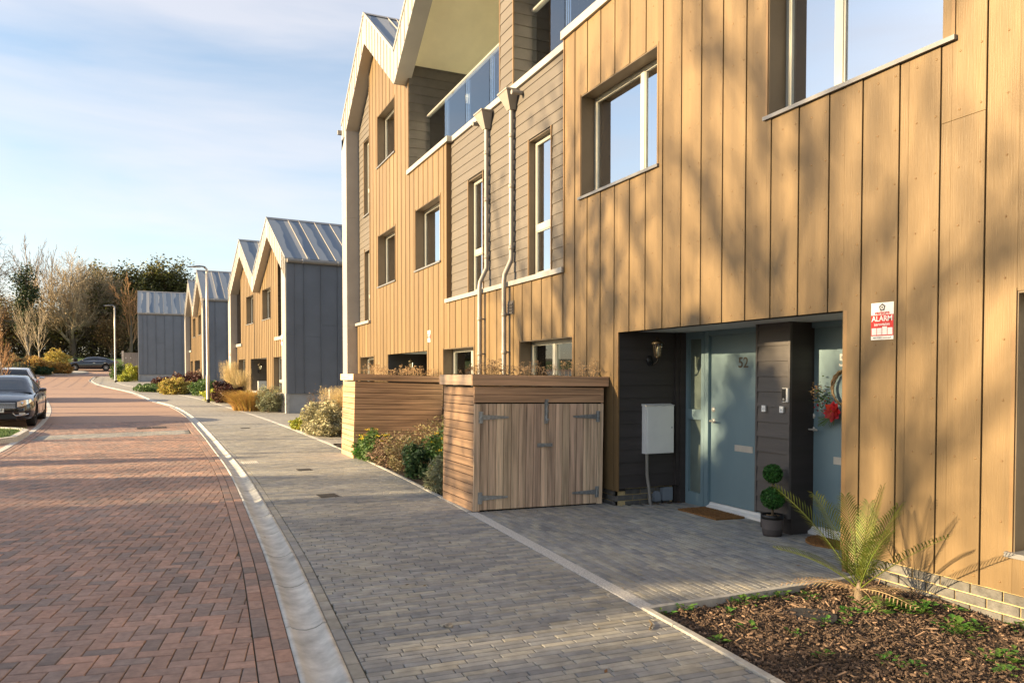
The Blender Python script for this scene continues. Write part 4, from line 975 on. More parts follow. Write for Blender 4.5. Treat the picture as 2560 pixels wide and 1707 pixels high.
# door bells on the pier
bc = empty('video_doorbell', (5.684,5.84,1.38), label='black and white video doorbell on the brown pier', cat='doorbell')
m = MB(); m.box(5.660,5.684,5.802,5.878,1.31,1.45); m.build('case', M['white'], bc, world=True)
m = MB(); m.box(5.652,5.66,5.826,5.874,1.318,1.445); m.build('front_glass', M['black'], bc, world=True)
m = MB(); m.lathe([(0,.004),(.012,.003),(.013,0)], 12, M=Matrix.Translation((5.652,5.85,1.335)) @ Matrix.Rotation(-pi/2,4,'Y')); m.build('push_button', M['steel'], bc, world=True)
for yb, lb in ((6.15,'white bell push beside the door numbered 52'), (5.895,'white bell push below the video doorbell')):
    b_ = empty('bell_push', (5.684,yb,1.23), label=lb, cat='doorbell')
    m = MB(); m.box(5.666,5.684,yb-.026,yb+.026,1.2,1.265); m.build('case', M['white'], b_, world=True)
    m = MB(); m.lathe([(0,.005),(.012,.004),(.013,0)], 12, M=Matrix.Translation((5.666,yb,1.232)) @ Matrix.Rotation(-pi/2,4,'Y')); m.build('push_button', M['white'], b_, world=True)
# door mats
M['coir'] = pm('coir mat', (.26,.13,.045), .95, .25, 40, .8, 160)
def mat_thing(poly, z, label):
    m = MB(); rr = random.Random(3); n = len(poly); m.prism(poly, 'z', z, z+.018)
    xs_ = [p[0] for p in poly]; ys_ = [p[1] for p in poly]
    t = m.build('door_mat', M['coir']); tag(t, label, 'door mat')
    f = MB()
    for k in range(2500):
        x, y = rr.uniform(min(xs_)+.01,max(xs_)-.01), rr.uniform(min(ys_)+.01,max(ys_)-.01)
        inside = True
        for i in range(n):
            a, b = poly[i], poly[(i+1)%n]
            if (b[0]-a[0])*(y-a[1])-(b[1]-a[1])*(x-a[0]) < 0: inside = False
        if inside:
            a = rr.uniform(0,6.28); f.add([(x-.002*cos(a),y-.002*sin(a),z+.017),(x+.002*cos(a),y+.002*sin(a),z+.017),(x+rr.gauss(0,.004),y+rr.gauss(0,.004),z+.030)], [(0,1,2)])
    f.build('pile', M['coir'], t, kind='stuff'); return t
mat_thing([(5.53,6.72),(5.90,6.68),(5.93,7.41),(5.54,7.43)], gz(5.7,7)+.001, 'rectangular brown coir mat in front of the door numbered 52')
mat_thing([(5.88-.34*sin(pi*k/14), 5.62-.60*(1-cos(pi*k/14))/2) for k in range(15)][::-1][::-1], gz(5.7,5.3)+.001, 'half round brown mat in front of the wreathed door')
# alarm signs
M['red'] = pm('sign red', (.55,.02,.02), .45, .03, 5, 0); M['sign_grey'] = pm('sign grey', (.09,.09,.10), .5, .03, 5, 0)
def alarm_sign(loc, sc, label):
    t = empty('alarm_sign', loc, (0,0,-pi/2), label=label, cat='sign', group='alarm signs'); t.scale = (sc,)*3      # local x to the reader's right, faces -y local
    m = MB(); m.box(-.10,.10,-.003,.003,-.142,.142); m.build('plate', M['white'], t)
    m = MB(); m.box(-.10,.10,-.0042,-.003,-.112,.048); m.build('red_panel', M['red'], t)
    def tx(s, size, z, mt, bold=.0, sx=1.0, nm='lettering'):
        link(nm, text_mesh(s, size, mt, .0004, bold, sx=sx), t, (0,-.0056,z), (pi/2,0,0))
    tx('verisure', .040, .064, M['red'], .0006, 1.0); tx('ALARM', .058, .018, M['white'], .0012, 1.0); tx('zerovision', .034, -.024, M['white'], .0005, 1.0)
    for k in range(4):
        m = MB(); x = -.092+k*.0475; hi = -.042 if k == 2 else -.052; m.box(x,x+.042,-.0056,-.0043,-.104,hi); p = m.build('pictogram', M['white'], t)
    q = [(.036*cos(pi/2+i*2*pi/10)*(1 if i % 2 == 0 else .62), .112+.030*sin(pi/2+i*2*pi/10)*(1 if i % 2 == 0 else .66)) for i in range(10)]
    m = MB(); m.prism([(.03*cos(pi/2+i*2*pi/5)+0,.105+.03*sin(pi/2+i*2*pi/5)) for i in range(5)], 'y', -.0056, -.0031); m.build('emblem', M['sign_grey'], t)
    m = MB(); m.lathe([(.008,0),(.012,.0012),(.015,0)], 14, M=Matrix.Translation((0,-.0056,.105)) @ Matrix.Rotation(pi/2,4,'X')); m.build('emblem_ring', M['white'], t)
    tx('0800 118 8899  verisure.co.uk', .0145, -.127, M['sign_grey'], .0, .9)
    return t
alarm_sign((4.994,4.148,1.993), 1.0, 'red and white alarm sign on the boards beside the recess')
alarm_sign((4.994,15.25,2.40), .85, 'small red and white alarm sign above the far recess')
# wall vent
wv = empty('wall_vent', (4.995,11.07,2.65), label='brown louvred vent on the boards beside the downpipes', cat='vent')
m = MB(); m.box(4.985,4.999,10.96,11.18,2.55,2.765); m.build('frame', M['lap_brown'], wv, world=True)
for k in range(4):
    m = MB(); z = 2.575+k*.045; m.prism([(4.984,z),(4.965,z-.012),(4.965,z-.008),(4.984,z+.03)], 'y', 10.975, 11.165); m.build('louvre', M['lap_brown'], wv, world=True)

for v_, z_, lb in ((.50,2.62,'red and white alarm sign on the near corner post of the gabled house'),(10.95,2.35,'red and white alarm sign on the far post of the gabled house')):
    s_ = alarm_sign((0,0,0), 1.3, lb); s_.location = Vector((3.84,28.05,.24)) + Matrix.Rotation(radians(5.8),4,'Z') @ Vector((-.012,v_,z_)); s_.rotation_euler = (0,0,-pi/2+radians(5.8))
# ------------------------------------------------------------------ planting
def leafm(name, col, rnd=.35, hue=.03, trans=.3, alt=None, rough=.6): return pm(name, col, rough, .2, 6, 0, island=True, rnd=rnd, hue=hue, trans=trans, alt=alt)
M['box_leaf'] = leafm('topiary leaf', (.05,.155,.028), .45, .02, .15)
M['palm_leaf'] = leafm('palm leaf', (.15,.19,.03), .3, .02, .35); M['palm_dead'] = leafm('dead frond', (.42,.30,.17), .3, .02, .3)
M['green'] = leafm('mid green leaf', (.085,.15,.04), .4, .03); M['dkgreen'] = leafm('dark green leaf', (.04,.085,.035), .4, .03)
M['grey_green'] = leafm('grey green leaf', (.27,.28,.165), .35, .03); M['lime'] = leafm('lime leaf', (.34,.36,.05), .35, .03)
M['weed'] = leafm('weed leaf', (.085,.19,.03), .35, .03); M['brown_twig'] = leafm('brown dead stem', (.21,.14,.085), .4, .03, .1)
M['yellow'] = leafm('yellow flower', (.75,.55,.02), .2, .02); M['purple'] = leafm('dark red leaf', (.075,.028,.022), .4, .04)
M['orange_grass'] = leafm('orange grass', (.42,.265,.075), .35, .03, .4); M['straw_grass'] = leafm('straw grass', (.58,.46,.24), .25, .02, .4)
M['olive_bed'] = leafm('olive brown stems', (.22,.18,.085), .4, .04, .2); M['lavender'] = leafm('lavender leaf', (.40,.37,.22), .35, .02, .2); M['gold'] = leafm('golden leaf', (.42,.33,.08), .35, .03, .4); M['twig'] = pm('twig', (.20,.15,.10), .9, .2, 20, 0, island=True, rnd=.3)
M['twig_warm'] = pm('warm twig', (.33,.19,.09), .9, .2, 20, 0, island=True, rnd=.3); M['twig_pale'] = pm('pale twig', (.36,.29,.19), .9, .2, 20, 0, island=True, rnd=.35)
M['bark'] = pm('bark', (.15,.115,.08), .9, .3, 12, .6, 40, (4,4,1)); M['bark_pale'] = pm('pale bark', (.50,.44,.34), .8, .25, 12, .3, 40, (3,3,1))
M['stem_green'] = pm('green stem', (.10,.13,.04), .7, .2, 20, 0)
def leaf(m, c, l, w, rr, up=.0, mi=0):
    a = rr.uniform(0, 2*pi); u = Vector((cos(a), sin(a), rr.gauss(up,.5))).normalized()*l; v = u.orthogonal().normalized()*w
    v.rotate(Matrix.Rotation(rr.uniform(0,pi),3,u)); m.add([c-u*.5, c+v*.5, c+u*.5, c-v*.5], [(0,1,2,3)], mi)
def shell(rr, rx, ry, rz, bottom=-.2):
    while True:
        d = Vector((rr.gauss(0,1), rr.gauss(0,1), rr.gauss(0,1))).normalized()
        if d.z > bottom: break
    q = rr.uniform(.25,1)**.45; return Vector((d.x*rx*q, d.y*ry*q, d.z*rz*q)), d
def bush(name, loc, rx, ry, h, n, ll, lw, mat, label, group, seed=1, stems=True, lump=.25, cat='shrub', mats=None, flower=None, nstem=9):
    rr = random.Random(seed); t = empty(name, loc, label=label, cat=cat, group=group); m = MB(); n = int(n*1.6); ll *= 1.45; lw *= 1.6
    for k in range(n):
        p, d = shell(rr, rx, ry, h*.55, -.75); p.z += h*.42
        f = 1 + lump*2*(noise.noise(Vector((d.x*1.8+seed*3.1, d.y*1.8, d.z*1.8)))); p = Vector((p.x*f, p.y*f, p.z*f))
        if p.z < .01: p.z = rr.uniform(.01,.08)
        leaf(m, p, ll*rr.uniform(.6,1.3), lw*rr.uniform(.6,1.2), rr, .3)
    m.build('foliage', mat, t)
    if stems:
        s = MB()
        for k in range(nstem):
            a = rr.uniform(0,6.28); q = Vector((cos(a)*rx*rr.uniform(.2,.8), sin(a)*ry*rr.uniform(.2,.8), h*rr.uniform(.5,.85)))
            s.tube([(q.x*.15,q.y*.15,-.02), (q.x*.5,q.y*.5,q.z*.6), q], [.010,.007,.003], 4, cap=False)
        s.build('stems', M['brown_twig'], t)
    if flower:
        f = MB(); fm, nf, fs = flower
        for k in range(nf):
            p, d = shell(rr, rx, ry, h*.6, .15); p.z += h*.5; p *= 1.05
            for q in range(14): leaf(f, p+Vector((rr.gauss(0,fs),rr.gauss(0,fs),rr.gauss(0,fs*.35))), fs*.8, fs*.7, rr)
        f.build('flowers', fm, t, kind='stuff')
    return t
def grass_clump(name, loc, r, h, n, mat, label, group, seed=1, w=.006, arch=.6, head=None, base=.12):
    rr = random.Random(seed); t = empty(name, loc, label=label, cat='grass', group=group); m = MB()
    for k in range(n):
        a = rr.uniform(0,6.28); b = rr.uniform(0,1)**.6*r*base*4*.25; L_ = h*rr.uniform(.6,1.1); out = r*rr.uniform(.15,1.0)*arch
        p0 = Vector((cos(a)*b, sin(a)*b, -.01)); side = Vector((-sin(a),cos(a),0)); side.rotate(Matrix.Rotation(rr.uniform(-1.2,1.2),3,'Z')); pts = []
        for i in range(5):
            s = i/4; pts.append(p0 + Vector((cos(a)*out*s**1.8, sin(a)*out*s**1.8, L_*(s-.35*arch*s**3))))
        vs = []
        for i, p in enumerate(pts): ww = w*(1-i/4.3); vs += [p-side*ww*.5, p+side*ww*.5]
        m.add(vs, [(2*i,2*i+1,2*i+3,2*i+2) for i in range(4)])
        if head and rr.random() < head:
            for q in range(10): leaf(m, pts[-1]+Vector((rr.gauss(0,.012),rr.gauss(0,.012),rr.uniform(-.14,.05))), .03, .008, rr, 1.5)
    m.build('blades', mat, t); return t
# ---- topiary in its pot
tp = empty('topiary', (5.53,5.86,gz(5.53,5.86)), label='two ball topiary in a grey pot standing against the brown pier', cat='plant')
M['pot'] = pm('grey pot', (.115,.10,.097), .6, .06, 8, .05); M['pot_dark'] = pm('pot foot', (.075,.064,.062), .6, .06, 8, .05)
m = MB(); m.lathe([(0,.0),(.090,.0),(.094,.02),(.100,.07)], 28); m.build('pot_foot', M['pot_dark'], tp)
m = MB(); m.lathe([(.100,.07),(.108,.16),(.110,.17)], 28); m.build('pot', M['pot'], tp)
m = MB(); m.lathe([(.110,.17),(.113,.172),(.113,.212),(.106,.214),(.104,.19),(0,.185)], 28); m.build('pot_rim', M['black'], tp)
m = MB(); rr = random.Random(4)
for k in range(90):
    a, q = rr.uniform(0,6.28), rr.uniform(0,.1); leaf(m, Vector((q*cos(a),q*sin(a),.192)), .02, .014, rr)
m.build('gravel', M['straw'], tp, kind='stuff')
m = MB(); m.tube([(0,0,.18),(.003,.002,.34),(0,0,.62)], [.013,.011,.008], 8); m.build('stem', M['brown_twig'], tp)
for zc, r_ in ((.375,.112),(.622,.092)):
    m = MB(); rr = random.Random(int(zc*100))
    m.lathe([(r_*.8*sin(pi*i/10), zc-r_*.8*cos(pi*i/10)) for i in range(11)], 16)
    for k in range(1500):
        d = Vector((rr.gauss(0,1),rr.gauss(0,1),rr.gauss(0,1))).normalized(); leaf(m, Vector((0,0,zc))+d*r_*rr.uniform(.80,1.05), .026, .016, rr)
    m.build('leaf_ball', M['box_leaf'], tp)
# ---- wreath
wr = empty('wreath', (5.985,5.35,1.45), label='twig wreath with a red flower and berries on the second door', cat='wreath')
m = MB(); rr = random.Random(5); cy, cz, rad = 5.345, 1.455, .17
for k in range(26):
    ph = rr.uniform(0,6.28); pts = []
    for i in range(19):
        a = 2*pi*i/18; w_ = .016*sin(3*a+ph); pts.append((5.955+.014*cos(5*a+ph), cy+(rad+w_)*cos(a), cz+(rad+w_)*sin(a)))
    m.tube(pts, .0045, 4, cap=False)
m.build('ring', M['brown_twig'], wr, world=True)
def petals(m, c, r_, n, rr, mi=0):
    for k in range(n):
        a = 2*pi*k/n + rr.uniform(-.2,.2); q = Vector((-.012-rr.uniform(0,.02), cos(a), sin(a)))
        u = Vector((-.25, cos(a), sin(a)))*r_; v = Vector((0,-sin(a),cos(a)))*r_*.42
        m.add([c, c+u*.5+v, c+u, c+u*.5-v], [(0,1,2,3)], mi)
m = MB(); M['red_petal'] = leafm('red petal', (.42,.006,.008), .2, .01, .15)
petals(m, Vector((5.93,5.47,1.225)), .11, 8, rr); petals(m, Vector((5.915,5.47,1.225)), .085, 7, rr); petals(m, Vector((5.905,5.47,1.225)), .05, 6, rr); m.build('red_flower', M['red_petal'], wr, world=True)
m = MB()
for k in range(14): c_ = Vector((5.90,5.47,1.225))+Vector((0,rr.gauss(0,.008),rr.gauss(0,.008))); leaf(m, c_, .01, .01, rr)
m.build('flower_eye', M['gold'], wr, world=True)
m = MB()
for k in range(16):
    c_ = Vector((5.93,5.60,1.28))+Vector((rr.gauss(0,.015),rr.gauss(0,.045),rr.gauss(0,.03))); m.lathe([(0,-.009),(.009,0),(0,.009)], 7, c_)
m.build('berries', M['red_petal'], wr, world=True)
m = MB()
for k in range(70):
    c_ = Vector((5.93,5.62,1.36))+Vector((rr.gauss(0,.02),rr.gauss(0,.07),rr.gauss(0,.06))); leaf(m, c_, .05, .018, rr)
for k in range(60):
    a = rr.uniform(-.5,.5); c_ = Vector((5.94,5.47,1.2)); e = c_+Vector((-.02,rr.uniform(-.03,.20),-rr.uniform(.02,.14))); m.add([c_,e,e+Vector((0,.004,.004))], [(0,1,2)])
m.build('greenery', M['green'], wr, world=True)
m = MB()
for k in range(60):
    c_ = Vector((5.92,5.68,1.42))+Vector((rr.gauss(0,.02),rr.gauss(0,.055),rr.gauss(0,.05))); leaf(m, c_, .035, .016, rr)
m.build('copper_leaves', M['straw'], wr, world=True)
# ---- palm
pl = empty('palm', (4.52,3.92,-.02), label='small feather palm growing in the bark bed against the boards', cat='palm')
m = MB(); m.lathe([(.030,-.03),(.036,.02),(.026,.07),(.016,.10),(.010,.13)], 12); m.build('trunk', M['bark'], pl)
rr = random.Random(12)
def frond(az, lean, L_, droop, mat, nm='frond', n=34, ll=.17, vx=0.0, keel=.55):
    m = MB(); pts = []; d = Vector((cos(az),sin(az),0))
    for i in range(n+1):
        s = i/n; r_ = L_*(sin(lean)*s + droop*s*s*.5); z = .06 + L_*(cos(lean)*s - droop*s**2.2*.55); pts.append(Vector((d.x*r_, d.y*r_, z)))
    m.tube(pts[::3]+[pts[-1]], [.0055*(1-.85*i/(len(pts[::3]))) for i in range(len(pts[::3])+1)], 5, cap=False)
    side = Vector((-d.y,d.x,0))
    for i in range(int(n*.12), n+1):
        s = i/n; p = pts[i]; tg = (pts[min(i+1,n)]-pts[max(i-1,0)]).normalized(); l = ll*(.55+.9*sin(pi*min(1,.15+s*.85)))*rr.uniform(.85,1.1)
        for sg in (-1,1):
            dr = (side*sg*.85 + tg*.62 + Vector((0,0,keel*.35))).normalized(); e = p+dr*l+Vector((0,0,-.05*l)); w = tg.cross(dr).cross(dr).normalized()*.0048
            mid = p+dr*l*.5+Vector((0,0,.01)); m.add([p-w*.4, p+w*.4, mid+w, mid-w, e], [(0,1,2,3),(3,2,4)])
    m.build(nm, mat, pl)
for az, lean, L_, dr, ll in ((1.95,.55,.95,.28,.125),(1.35,.20,.68,.10,.12),(-1.2,.16,.76,.06,.12),(-1.55,.34,.74,.16,.12),(-1.68,.85,.90,.14,.10),(2.5,.85,.60,.40,.10),(.2,.16,.62,.05,.11),(-2.0,.50,.70,.30,.11),(1.6,.40,.78,.25,.12)):
    frond(az, lean, L_, dr, M['palm_leaf'], ll=ll*1.2, n=30)
for az, L_ in ((2.4,.42),(2.0,.36),(-2.2,.40),(-1.6,.38),(-.6,.32)): frond(az, 1.30, L_, .5, M['palm_dead'], n=16, ll=.09, keel=-.3)
# ---- bark mulch, weeds, cover in the near bed
m = MB(); rr = random.Random(21)
def bz(x, y): return gz(4,y)-.03 + bump((x-edl(y)-.05)/(5.0-edl(y))*3, y)
for k in range(26000):
    y = rr.uniform(1.2,4.25); x = rr.uniform(edl(y)+.06, 5.0)
    l = rr.choice((.006,.009,.013,.02,.032))*rr.uniform(.7,1.4); w = l*rr.uniform(.18,.5)
    if rr.random() < .02: l, w = rr.uniform(.06,.13), rr.uniform(.006,.013)
    t_ = min(w,.014)*.35; Mx = Matrix.Translation((x,y,bz(x,y)+.004+rr.uniform(0,.012))) @ Matrix.Rotation(rr.uniform(0,6.28),4,'Z') @ Matrix.Rotation(rr.gauss(0,.35),4,'Y') @ Matrix.Rotation(rr.gauss(0,.4),4,'X')
    vs = [Mx @ Vector(p) for p in ((-l/2,-w/2*.7,-t_),(l/2,-w/2,-t_),(l/2*.8,w/2,-t_),(-l/2,w/2*.8,-t_),(-l/2*.9,-w/2*.6,t_),(l/2*.85,-w/2*.7,t_),(l/2*.7,w/2*.8,t_),(-l/2*.8,w/2*.6,t_))]
    m.add(vs, [(4,5,6,7),(0,1,5,4),(1,2,6,5),(2,3,7,6),(3,0,4,7)])
ch = m.build('bark_mulch', M['chip']); tag(ch, 'brown bark chippings spread over the planting bed', 'mulch', kind='stuff')
def weed_label(x, y):
    if y > 4.0: return 'small green weed along the edging of the forecourt'
    if 4.4 < x and 3.5 < y: return 'lush green weed at the foot of the palm'
    if x > 4.4 and y > 2.9: return 'green weed near the brick plinth'
    if 3.6 < x < 4.4 and y > 3.4: return 'weed sprouting around the buried felt cover'
    if x < 3.6: return 'weed seedling close to the footway edging'
    return 'weed seedling out in the middle of the bark'
def weed(x, y, r_, n, seed, mat=None, tall=0):
    rr = random.Random(seed); m = MB(); t = empty('weed', (x,y,bz(x,y) if y < 5 else gz(x,y)), label=weed_label(x,y), cat='weed', group='weeds in the bark bed')
    for k in range(n):
        a = rr.uniform(0,6.28); q = r_*rr.uniform(.1,1); b = Vector((cos(a)*q, sin(a)*q, .012+rr.uniform(0,.03)+tall*rr.random())); l = rr.uniform(.03,.06)*(.7+r_*2)
        d = Vector((cos(a+rr.gauss(0,.6)), sin(a+rr.gauss(0,.6)), rr.uniform(.0,.5)))*l; s = Vector((-d.y,d.x,0))*.42
        m.add([b, b+d*.45+s+Vector((0,0,.006)), b+d, b+d*.45-s+Vector((0,0,.006))], [(0,1,2,3)])
    m.build('leaves', mat or M['weed'], t)
ws = [(4.15,3.66,.09,24),(4.33,3.62,.08,20),(4.48,3.74,.14,60),(4.62,3.66,.15,60),(4.58,3.54,.12,50),(4.72,3.6,.10,40),(4.56,3.2,.12,40),(4.50,3.12,.10,34),(4.66,3.16,.09,28),(3.85,3.6,.06,14),(3.98,3.55,.04,8),(3.69,3.0,.07,20),(3.72,2.86,.06,12),(3.02,3.64,.05,12),(4.3,2.75,.12,40),(4.42,2.7,.1,30),(4.12,2.6,.06,14),(3.35,3.75,.05,10),(3.45,4.05,.06,14),(3.65,4.16,.08,24),(3.85,4.2,.08,24),(4.05,4.2,.09,26),(3.2,4.2,.06,16),(3.05,4.2,.05,14),(4.25,4.12,.08,22),(3.52,3.5,.05,10),(3.4,3.2,.06,12),(4.85,3.0,.07,14),(4.9,3.45,.06,12),(3.15,2.7,.06,14),(3.3,2.5,.06,12),(4.75,2.5,.08,20)]
for i, (x, y, r_, n) in enumerate(ws): weed(x, y, r_, n, i)
o_ = MB(); q = [(.20*cos(2*pi*k/18)*1.05, .17*sin(2*pi*k/18)*(1+.1*sin(k*2.3))) for k in range(18)]; o_.prism([(3.87+a,3.77+b) for a,b in q], 'z', bz(3.87,3.77)-.0, bz(3.87,3.77)+.022)
M['roof_felt'] = pm('black mineral felt', (.03,.03,.033), .9, .3, 60, .5, 150); tag(o_.build('buried_cover', M['roof_felt']), 'black felt covered lid half buried in the bark bed', 'cover')
# ---- flower bed between the stores
fb = 'plants in the bed between the stores'
def gp(x, y): return (x, y, gz(x,y)-.01)
bush('yarrow', gp(3.45,13.75), .30, .48, .58, 1100, .06, .02, M['green'], 'green yarrow with yellow heads at the foot of the far bin store', fb, 31, flower=(M['yellow'], 14, .026))
bush('dead_perennial', gp(3.58,13.0), .40, .55, .52, 1500, .05, .012, M['brown_twig'], 'tangle of brown dead stems spilling over the edging', fb, 32, nstem=60)
bush('dead_perennial', gp(3.66,12.2), .42, .62, .62, 1800, .05, .013, M['olive_bed'], 'olive brown thicket of stems in the middle of the flower bed', fb, 30, nstem=70)
bush('dead_perennial', gp(4.4,12.4), .5, 1.1, .80, 2400, .05, .014, M['olive_bed'], 'tall mass of seed stems against the house boards', fb, 33, nstem=80)
bush('daisy_bush', gp(3.60,11.25), .33, .36, .62, 1900, .05, .026, M['dkgreen'], 'rounded dark green bush beside the tan edging stones', fb, 34)
bush('daisy_bush', gp(3.92,10.6), .42, .5, .85, 2300, .055, .028, M['green'], 'fresh green bush with yellow heads next to the near store', fb, 35, flower=(M['yellow'], 9, .026))
bush('wormwood', gp(3.50,9.75), .33, .45, .50, 1900, .07, .012, M['grey_green'], 'feathery grey green plant against the near store', fb, 36)
bush('wormwood', gp(3.75,9.6), .36, .36, .72, 1700, .08, .014, M['green'], 'feathery green yarrow with a yellow cluster by the near store', fb, 37, flower=(M['yellow'], 8, .032))
grass_clump('grass_tuft', gp(3.52,10.45), .24, .45, 190, M['orange_grass'], 'small orange brown grass tuft in the flower bed', fb, 38, .006)
bush('dead_perennial', gp(4.4,10.7), .4, .7, .85, 1300, .05, .014, M['olive_bed'], 'upright brown green stems standing in front of the boards', fb, 39, nstem=50)
bush('yarrow', gp(3.35,14.1), .22, .25, .40, 700, .06, .02, M['weed'], 'bright green tuft at the corner of the far bin store', fb, 29)
# ---- planting by the houses beyond
pg = 'plants along the front gardens'
def at(x, y, dz=0): return (x, y, gz(x,y)-.02+dz)
bush('lavender', at(3.75,19.7), .70, .80, .82, 5200, .07, .026, M['lavender'], 'big pale grey green lavender bush beyond the far bin store', pg, 41)
grass_clump('feather_grass', at(4.35,20.3), 1.0, 1.5, 2600, M['straw_grass'], 'straw coloured feather grass beside the far bin store', pg, 42, .012, .7, head=.4)
bush('low_shrub', at(3.35,21.6), .3, .45, .35, 900, .05, .03, M['lime'], 'small lime green shrub on the edge of the footway', pg, 43)
bush('dead_perennial', at(4.3,25.0), .35, .5, 1.0, 160, .05, .012, M['brown_twig'], 'thin bare red brown shrub in front of the grey plinth', pg, 44, nstem=24)
grass_clump('sedge_clump', at(2.95,30.0), 1.2, 1.05, 4600, M['orange_grass'], 'large fiery orange sedge in front of the gabled house', pg, 45, .014, .85, base=.62)
bush('lavender', at(3.35,28.9), .45, .55, 1.0, 2200, .06, .02, M['grey_green'], 'grey brown bush between the orange sedge and the corner post', pg, 46)
bush('round_shrub', at(2.3,34.9), .55, .6, .85, 2600, .07, .045, M['purple'], 'round dark red shrub near the foot of the lamp post', pg, 47)
bush('low_shrub', at(2.0,36.6), .6, .9, .55, 1800, .07, .045, M['lime'], 'low lime green mound beside the lamp post', pg, 48)
grass_clump('reed_grass', at(2.75,38.6), 1.0, 2.0, 700, M['straw_grass'], 'tall feathery straw grass in front of the gabled house', pg, 49, .022, .5, head=.9)
grass_clump('reed_grass', at(2.95,35.2), .8, 1.6, 420, M['straw_grass'], 'second tall straw grass beside the frame post', pg, 50, .02, .5, head=.9)
bush('low_shrub', at(3.0,33.0), .6, .8, .6, 1300, .06, .03, M['gold'], 'golden green ground shrub behind the orange sedge', pg, 51)
bush('euphorbia', at(1.7,41.8), .7, .9, .85, 2000, .08, .04, M['green'], 'dark green shrub at the corner of the next plot', pg, 52)
bush('round_shrub', at(.95,44.2), .55, .7, .6, 1500, .07, .04, M['grey_green'], 'grey green mound in the row of front garden shrubs', pg, 53)
bush('golden_shrub', at(.30,43.6), .75, .8, .85, 2200, .08, .05, M['gold'], 'bright golden shrub in the row before the third house', pg, 54)
bush('round_shrub', at(1.05,48.0), .8, 1.0, 1.1, 2000, .08, .05, M['purple'], 'dark red bush behind the golden shrub', pg, 55)
bush('round_shrub', at(1.75,49.0), .8, .8, 1.1, 1700, .08, .05, M['brown_twig'], 'reddish brown bush against the boards of the third house', pg, 56)
bush('ground_cover', at(-.55,47.5), 1.1, 1.2, .42, 2200, .08, .05, M['green'], 'flat bright green cover plant beside the footway', pg, 57, stems=False)
bush('round_shrub', at(-.35,50.2), .8, .8, .7, 1400, .08, .05, M['purple'], 'low purple bush behind the flat green cover plant', pg, 58)
bush('round_shrub', at(-2.65,68.0), .62, .62, 1.35, 1700, .09, .05, M['lime'], 'clipped pale green ball beside the far house', pg, 59)
bush('low_shrub', at(-3.1,66.2), .5, .6, .6, 1000, .09, .05, M['lime'], 'small lime shrub below the clipped ball', pg, 60)
bush('round_shrub', at(-3.75,70.6), .6, .6, 1.3, 1500, .09, .05, M['green'], 'green and gold rounded bush behind the far lamp post', pg, 61)
# ------------------------------------------------------------------ street furniture
M['post_grey'] = pm('galvanised column', (.46,.43,.39), .4, .05, 3, .02, metal=.5)
def lamp_post(x, y, label, hd=-1):
    z = gz(x,y); t = empty('lamp_post', (x,y,z-.02), label=label, cat='lamp post', group='street lamp posts')
    m = MB(); m.lathe([(.078,0),(.078,.16)], 16); m.build('base_sleeve', M['black'], t)
    m = MB(); m.lathe([(.075,.16),(.075,1.15),(.058,1.25),(.052,4.0),(.048,5.62),(0,5.64)], 16); c_ = m.build('column', M['post_grey'], t)
    m = MB(); m.box(-.03,.03,-.078,-.07,.5,.95); m.build('service_door', M['post_grey'], c_)
    m = MB(); m.tube([(0,0,5.55),(0,0,5.70),(hd*.05,0,5.76),(hd*.12,0,5.78)], [.05,.05,.045,.04], 10); m.build('bracket', M['post_grey'], t)
    m = MB(); sec = []
    for i in range(9):
        s = i/8; w = .13*sin(pi*(.12+.80*s))**.7; sec.append([(hd*(.05+.68*s), w*cos(2*pi*j/12), 5.79+.035*sin(pi*min(1,s*1.1+.1))+ (.035 if sin(2*pi*j/12) > 0 else .03)*sin(2*pi*j/12) - .02*s*s) for j in range(12)])
    m.add([p for r_ in sec for p in r_], [(i*12+j, i*12+(j+1)%12, (i+1)*12+(j+1)%12, (i+1)*12+j) for i in range(8) for j in range(12)] + [list(range(12)), list(range(107,95,-1))], 0, True)
    hd_ = m.build('lamp_head', M['zinc_dark'], t)
    m = MB(); m.box(min(hd*.25,hd*.62), max(hd*.25,hd*.62), -.07, .07, 5.757, 5.765); m.build('led_panel', M['bulb'], hd_)
lamp_post(1.56, 35.05, 'tall grey lamp post on the footway in front of the third house'); lamp_post(-3.62, 64.8, 'distant grey lamp post by the far house')
# gate beside the far house, wire fence by the terrace end
M['grey_timber'] = pm('grey timber', (.30,.28,.26), .85, .15, 4, .2, 30, (8,8,.5), rnd=.1); M['pale_post'] = pm('pale post', (.60,.56,.50), .8, .1, 4, .1)
gt_ = empty('timber_gate', (-3.1,78.7,gz(-3,78.7)), label='grey vertical boarded timber gate between two pale posts', cat='gate')
z = gz(-3,78.7)
for x in (-3.86,-2.44): m = MB(); m.box(x,x+.16,78.62,78.78,z-.1,z+2.25); m.build('post', M['pale_post'], gt_, world=True)
for k in range(10): link('board', piece_mesh(.122,.02,2.0,M['grey_timber'],.003,'-y'), gt_, (-3.69+k*.125,78.67,z+.06), world=True)
for zz in (.3,1.7): m = MB(); m.box(-3.7,-2.44,78.695,78.74,z+zz,z+zz+.1); m.build('rail', M['grey_timber'], gt_, world=True)
m = MB(); m.box(-3.70,-2.44,78.64,78.69,z+2.065,z+2.10); m.build('capping', M['grey_timber'], gt_, world=True)
for x in (-3.55,-3.15): m = MB(); m.box(x,x+.06,78.655,78.668,z+1.55,z+1.66); m.build('notice', M['white'], gt_, world=True)
wf = empty('wire_fence', (5.6,24.2,gz(5,24)), label='low timber post and wire mesh fence behind the feather grass', cat='fence')
z = gz(5,24.2)
for x in (4.62,6.2,7.8): m = MB(); m.box(x,x+.09,24.15,24.24,z-.1,z+1.02); m.build('post', M['pale_post'], wf, world=True)
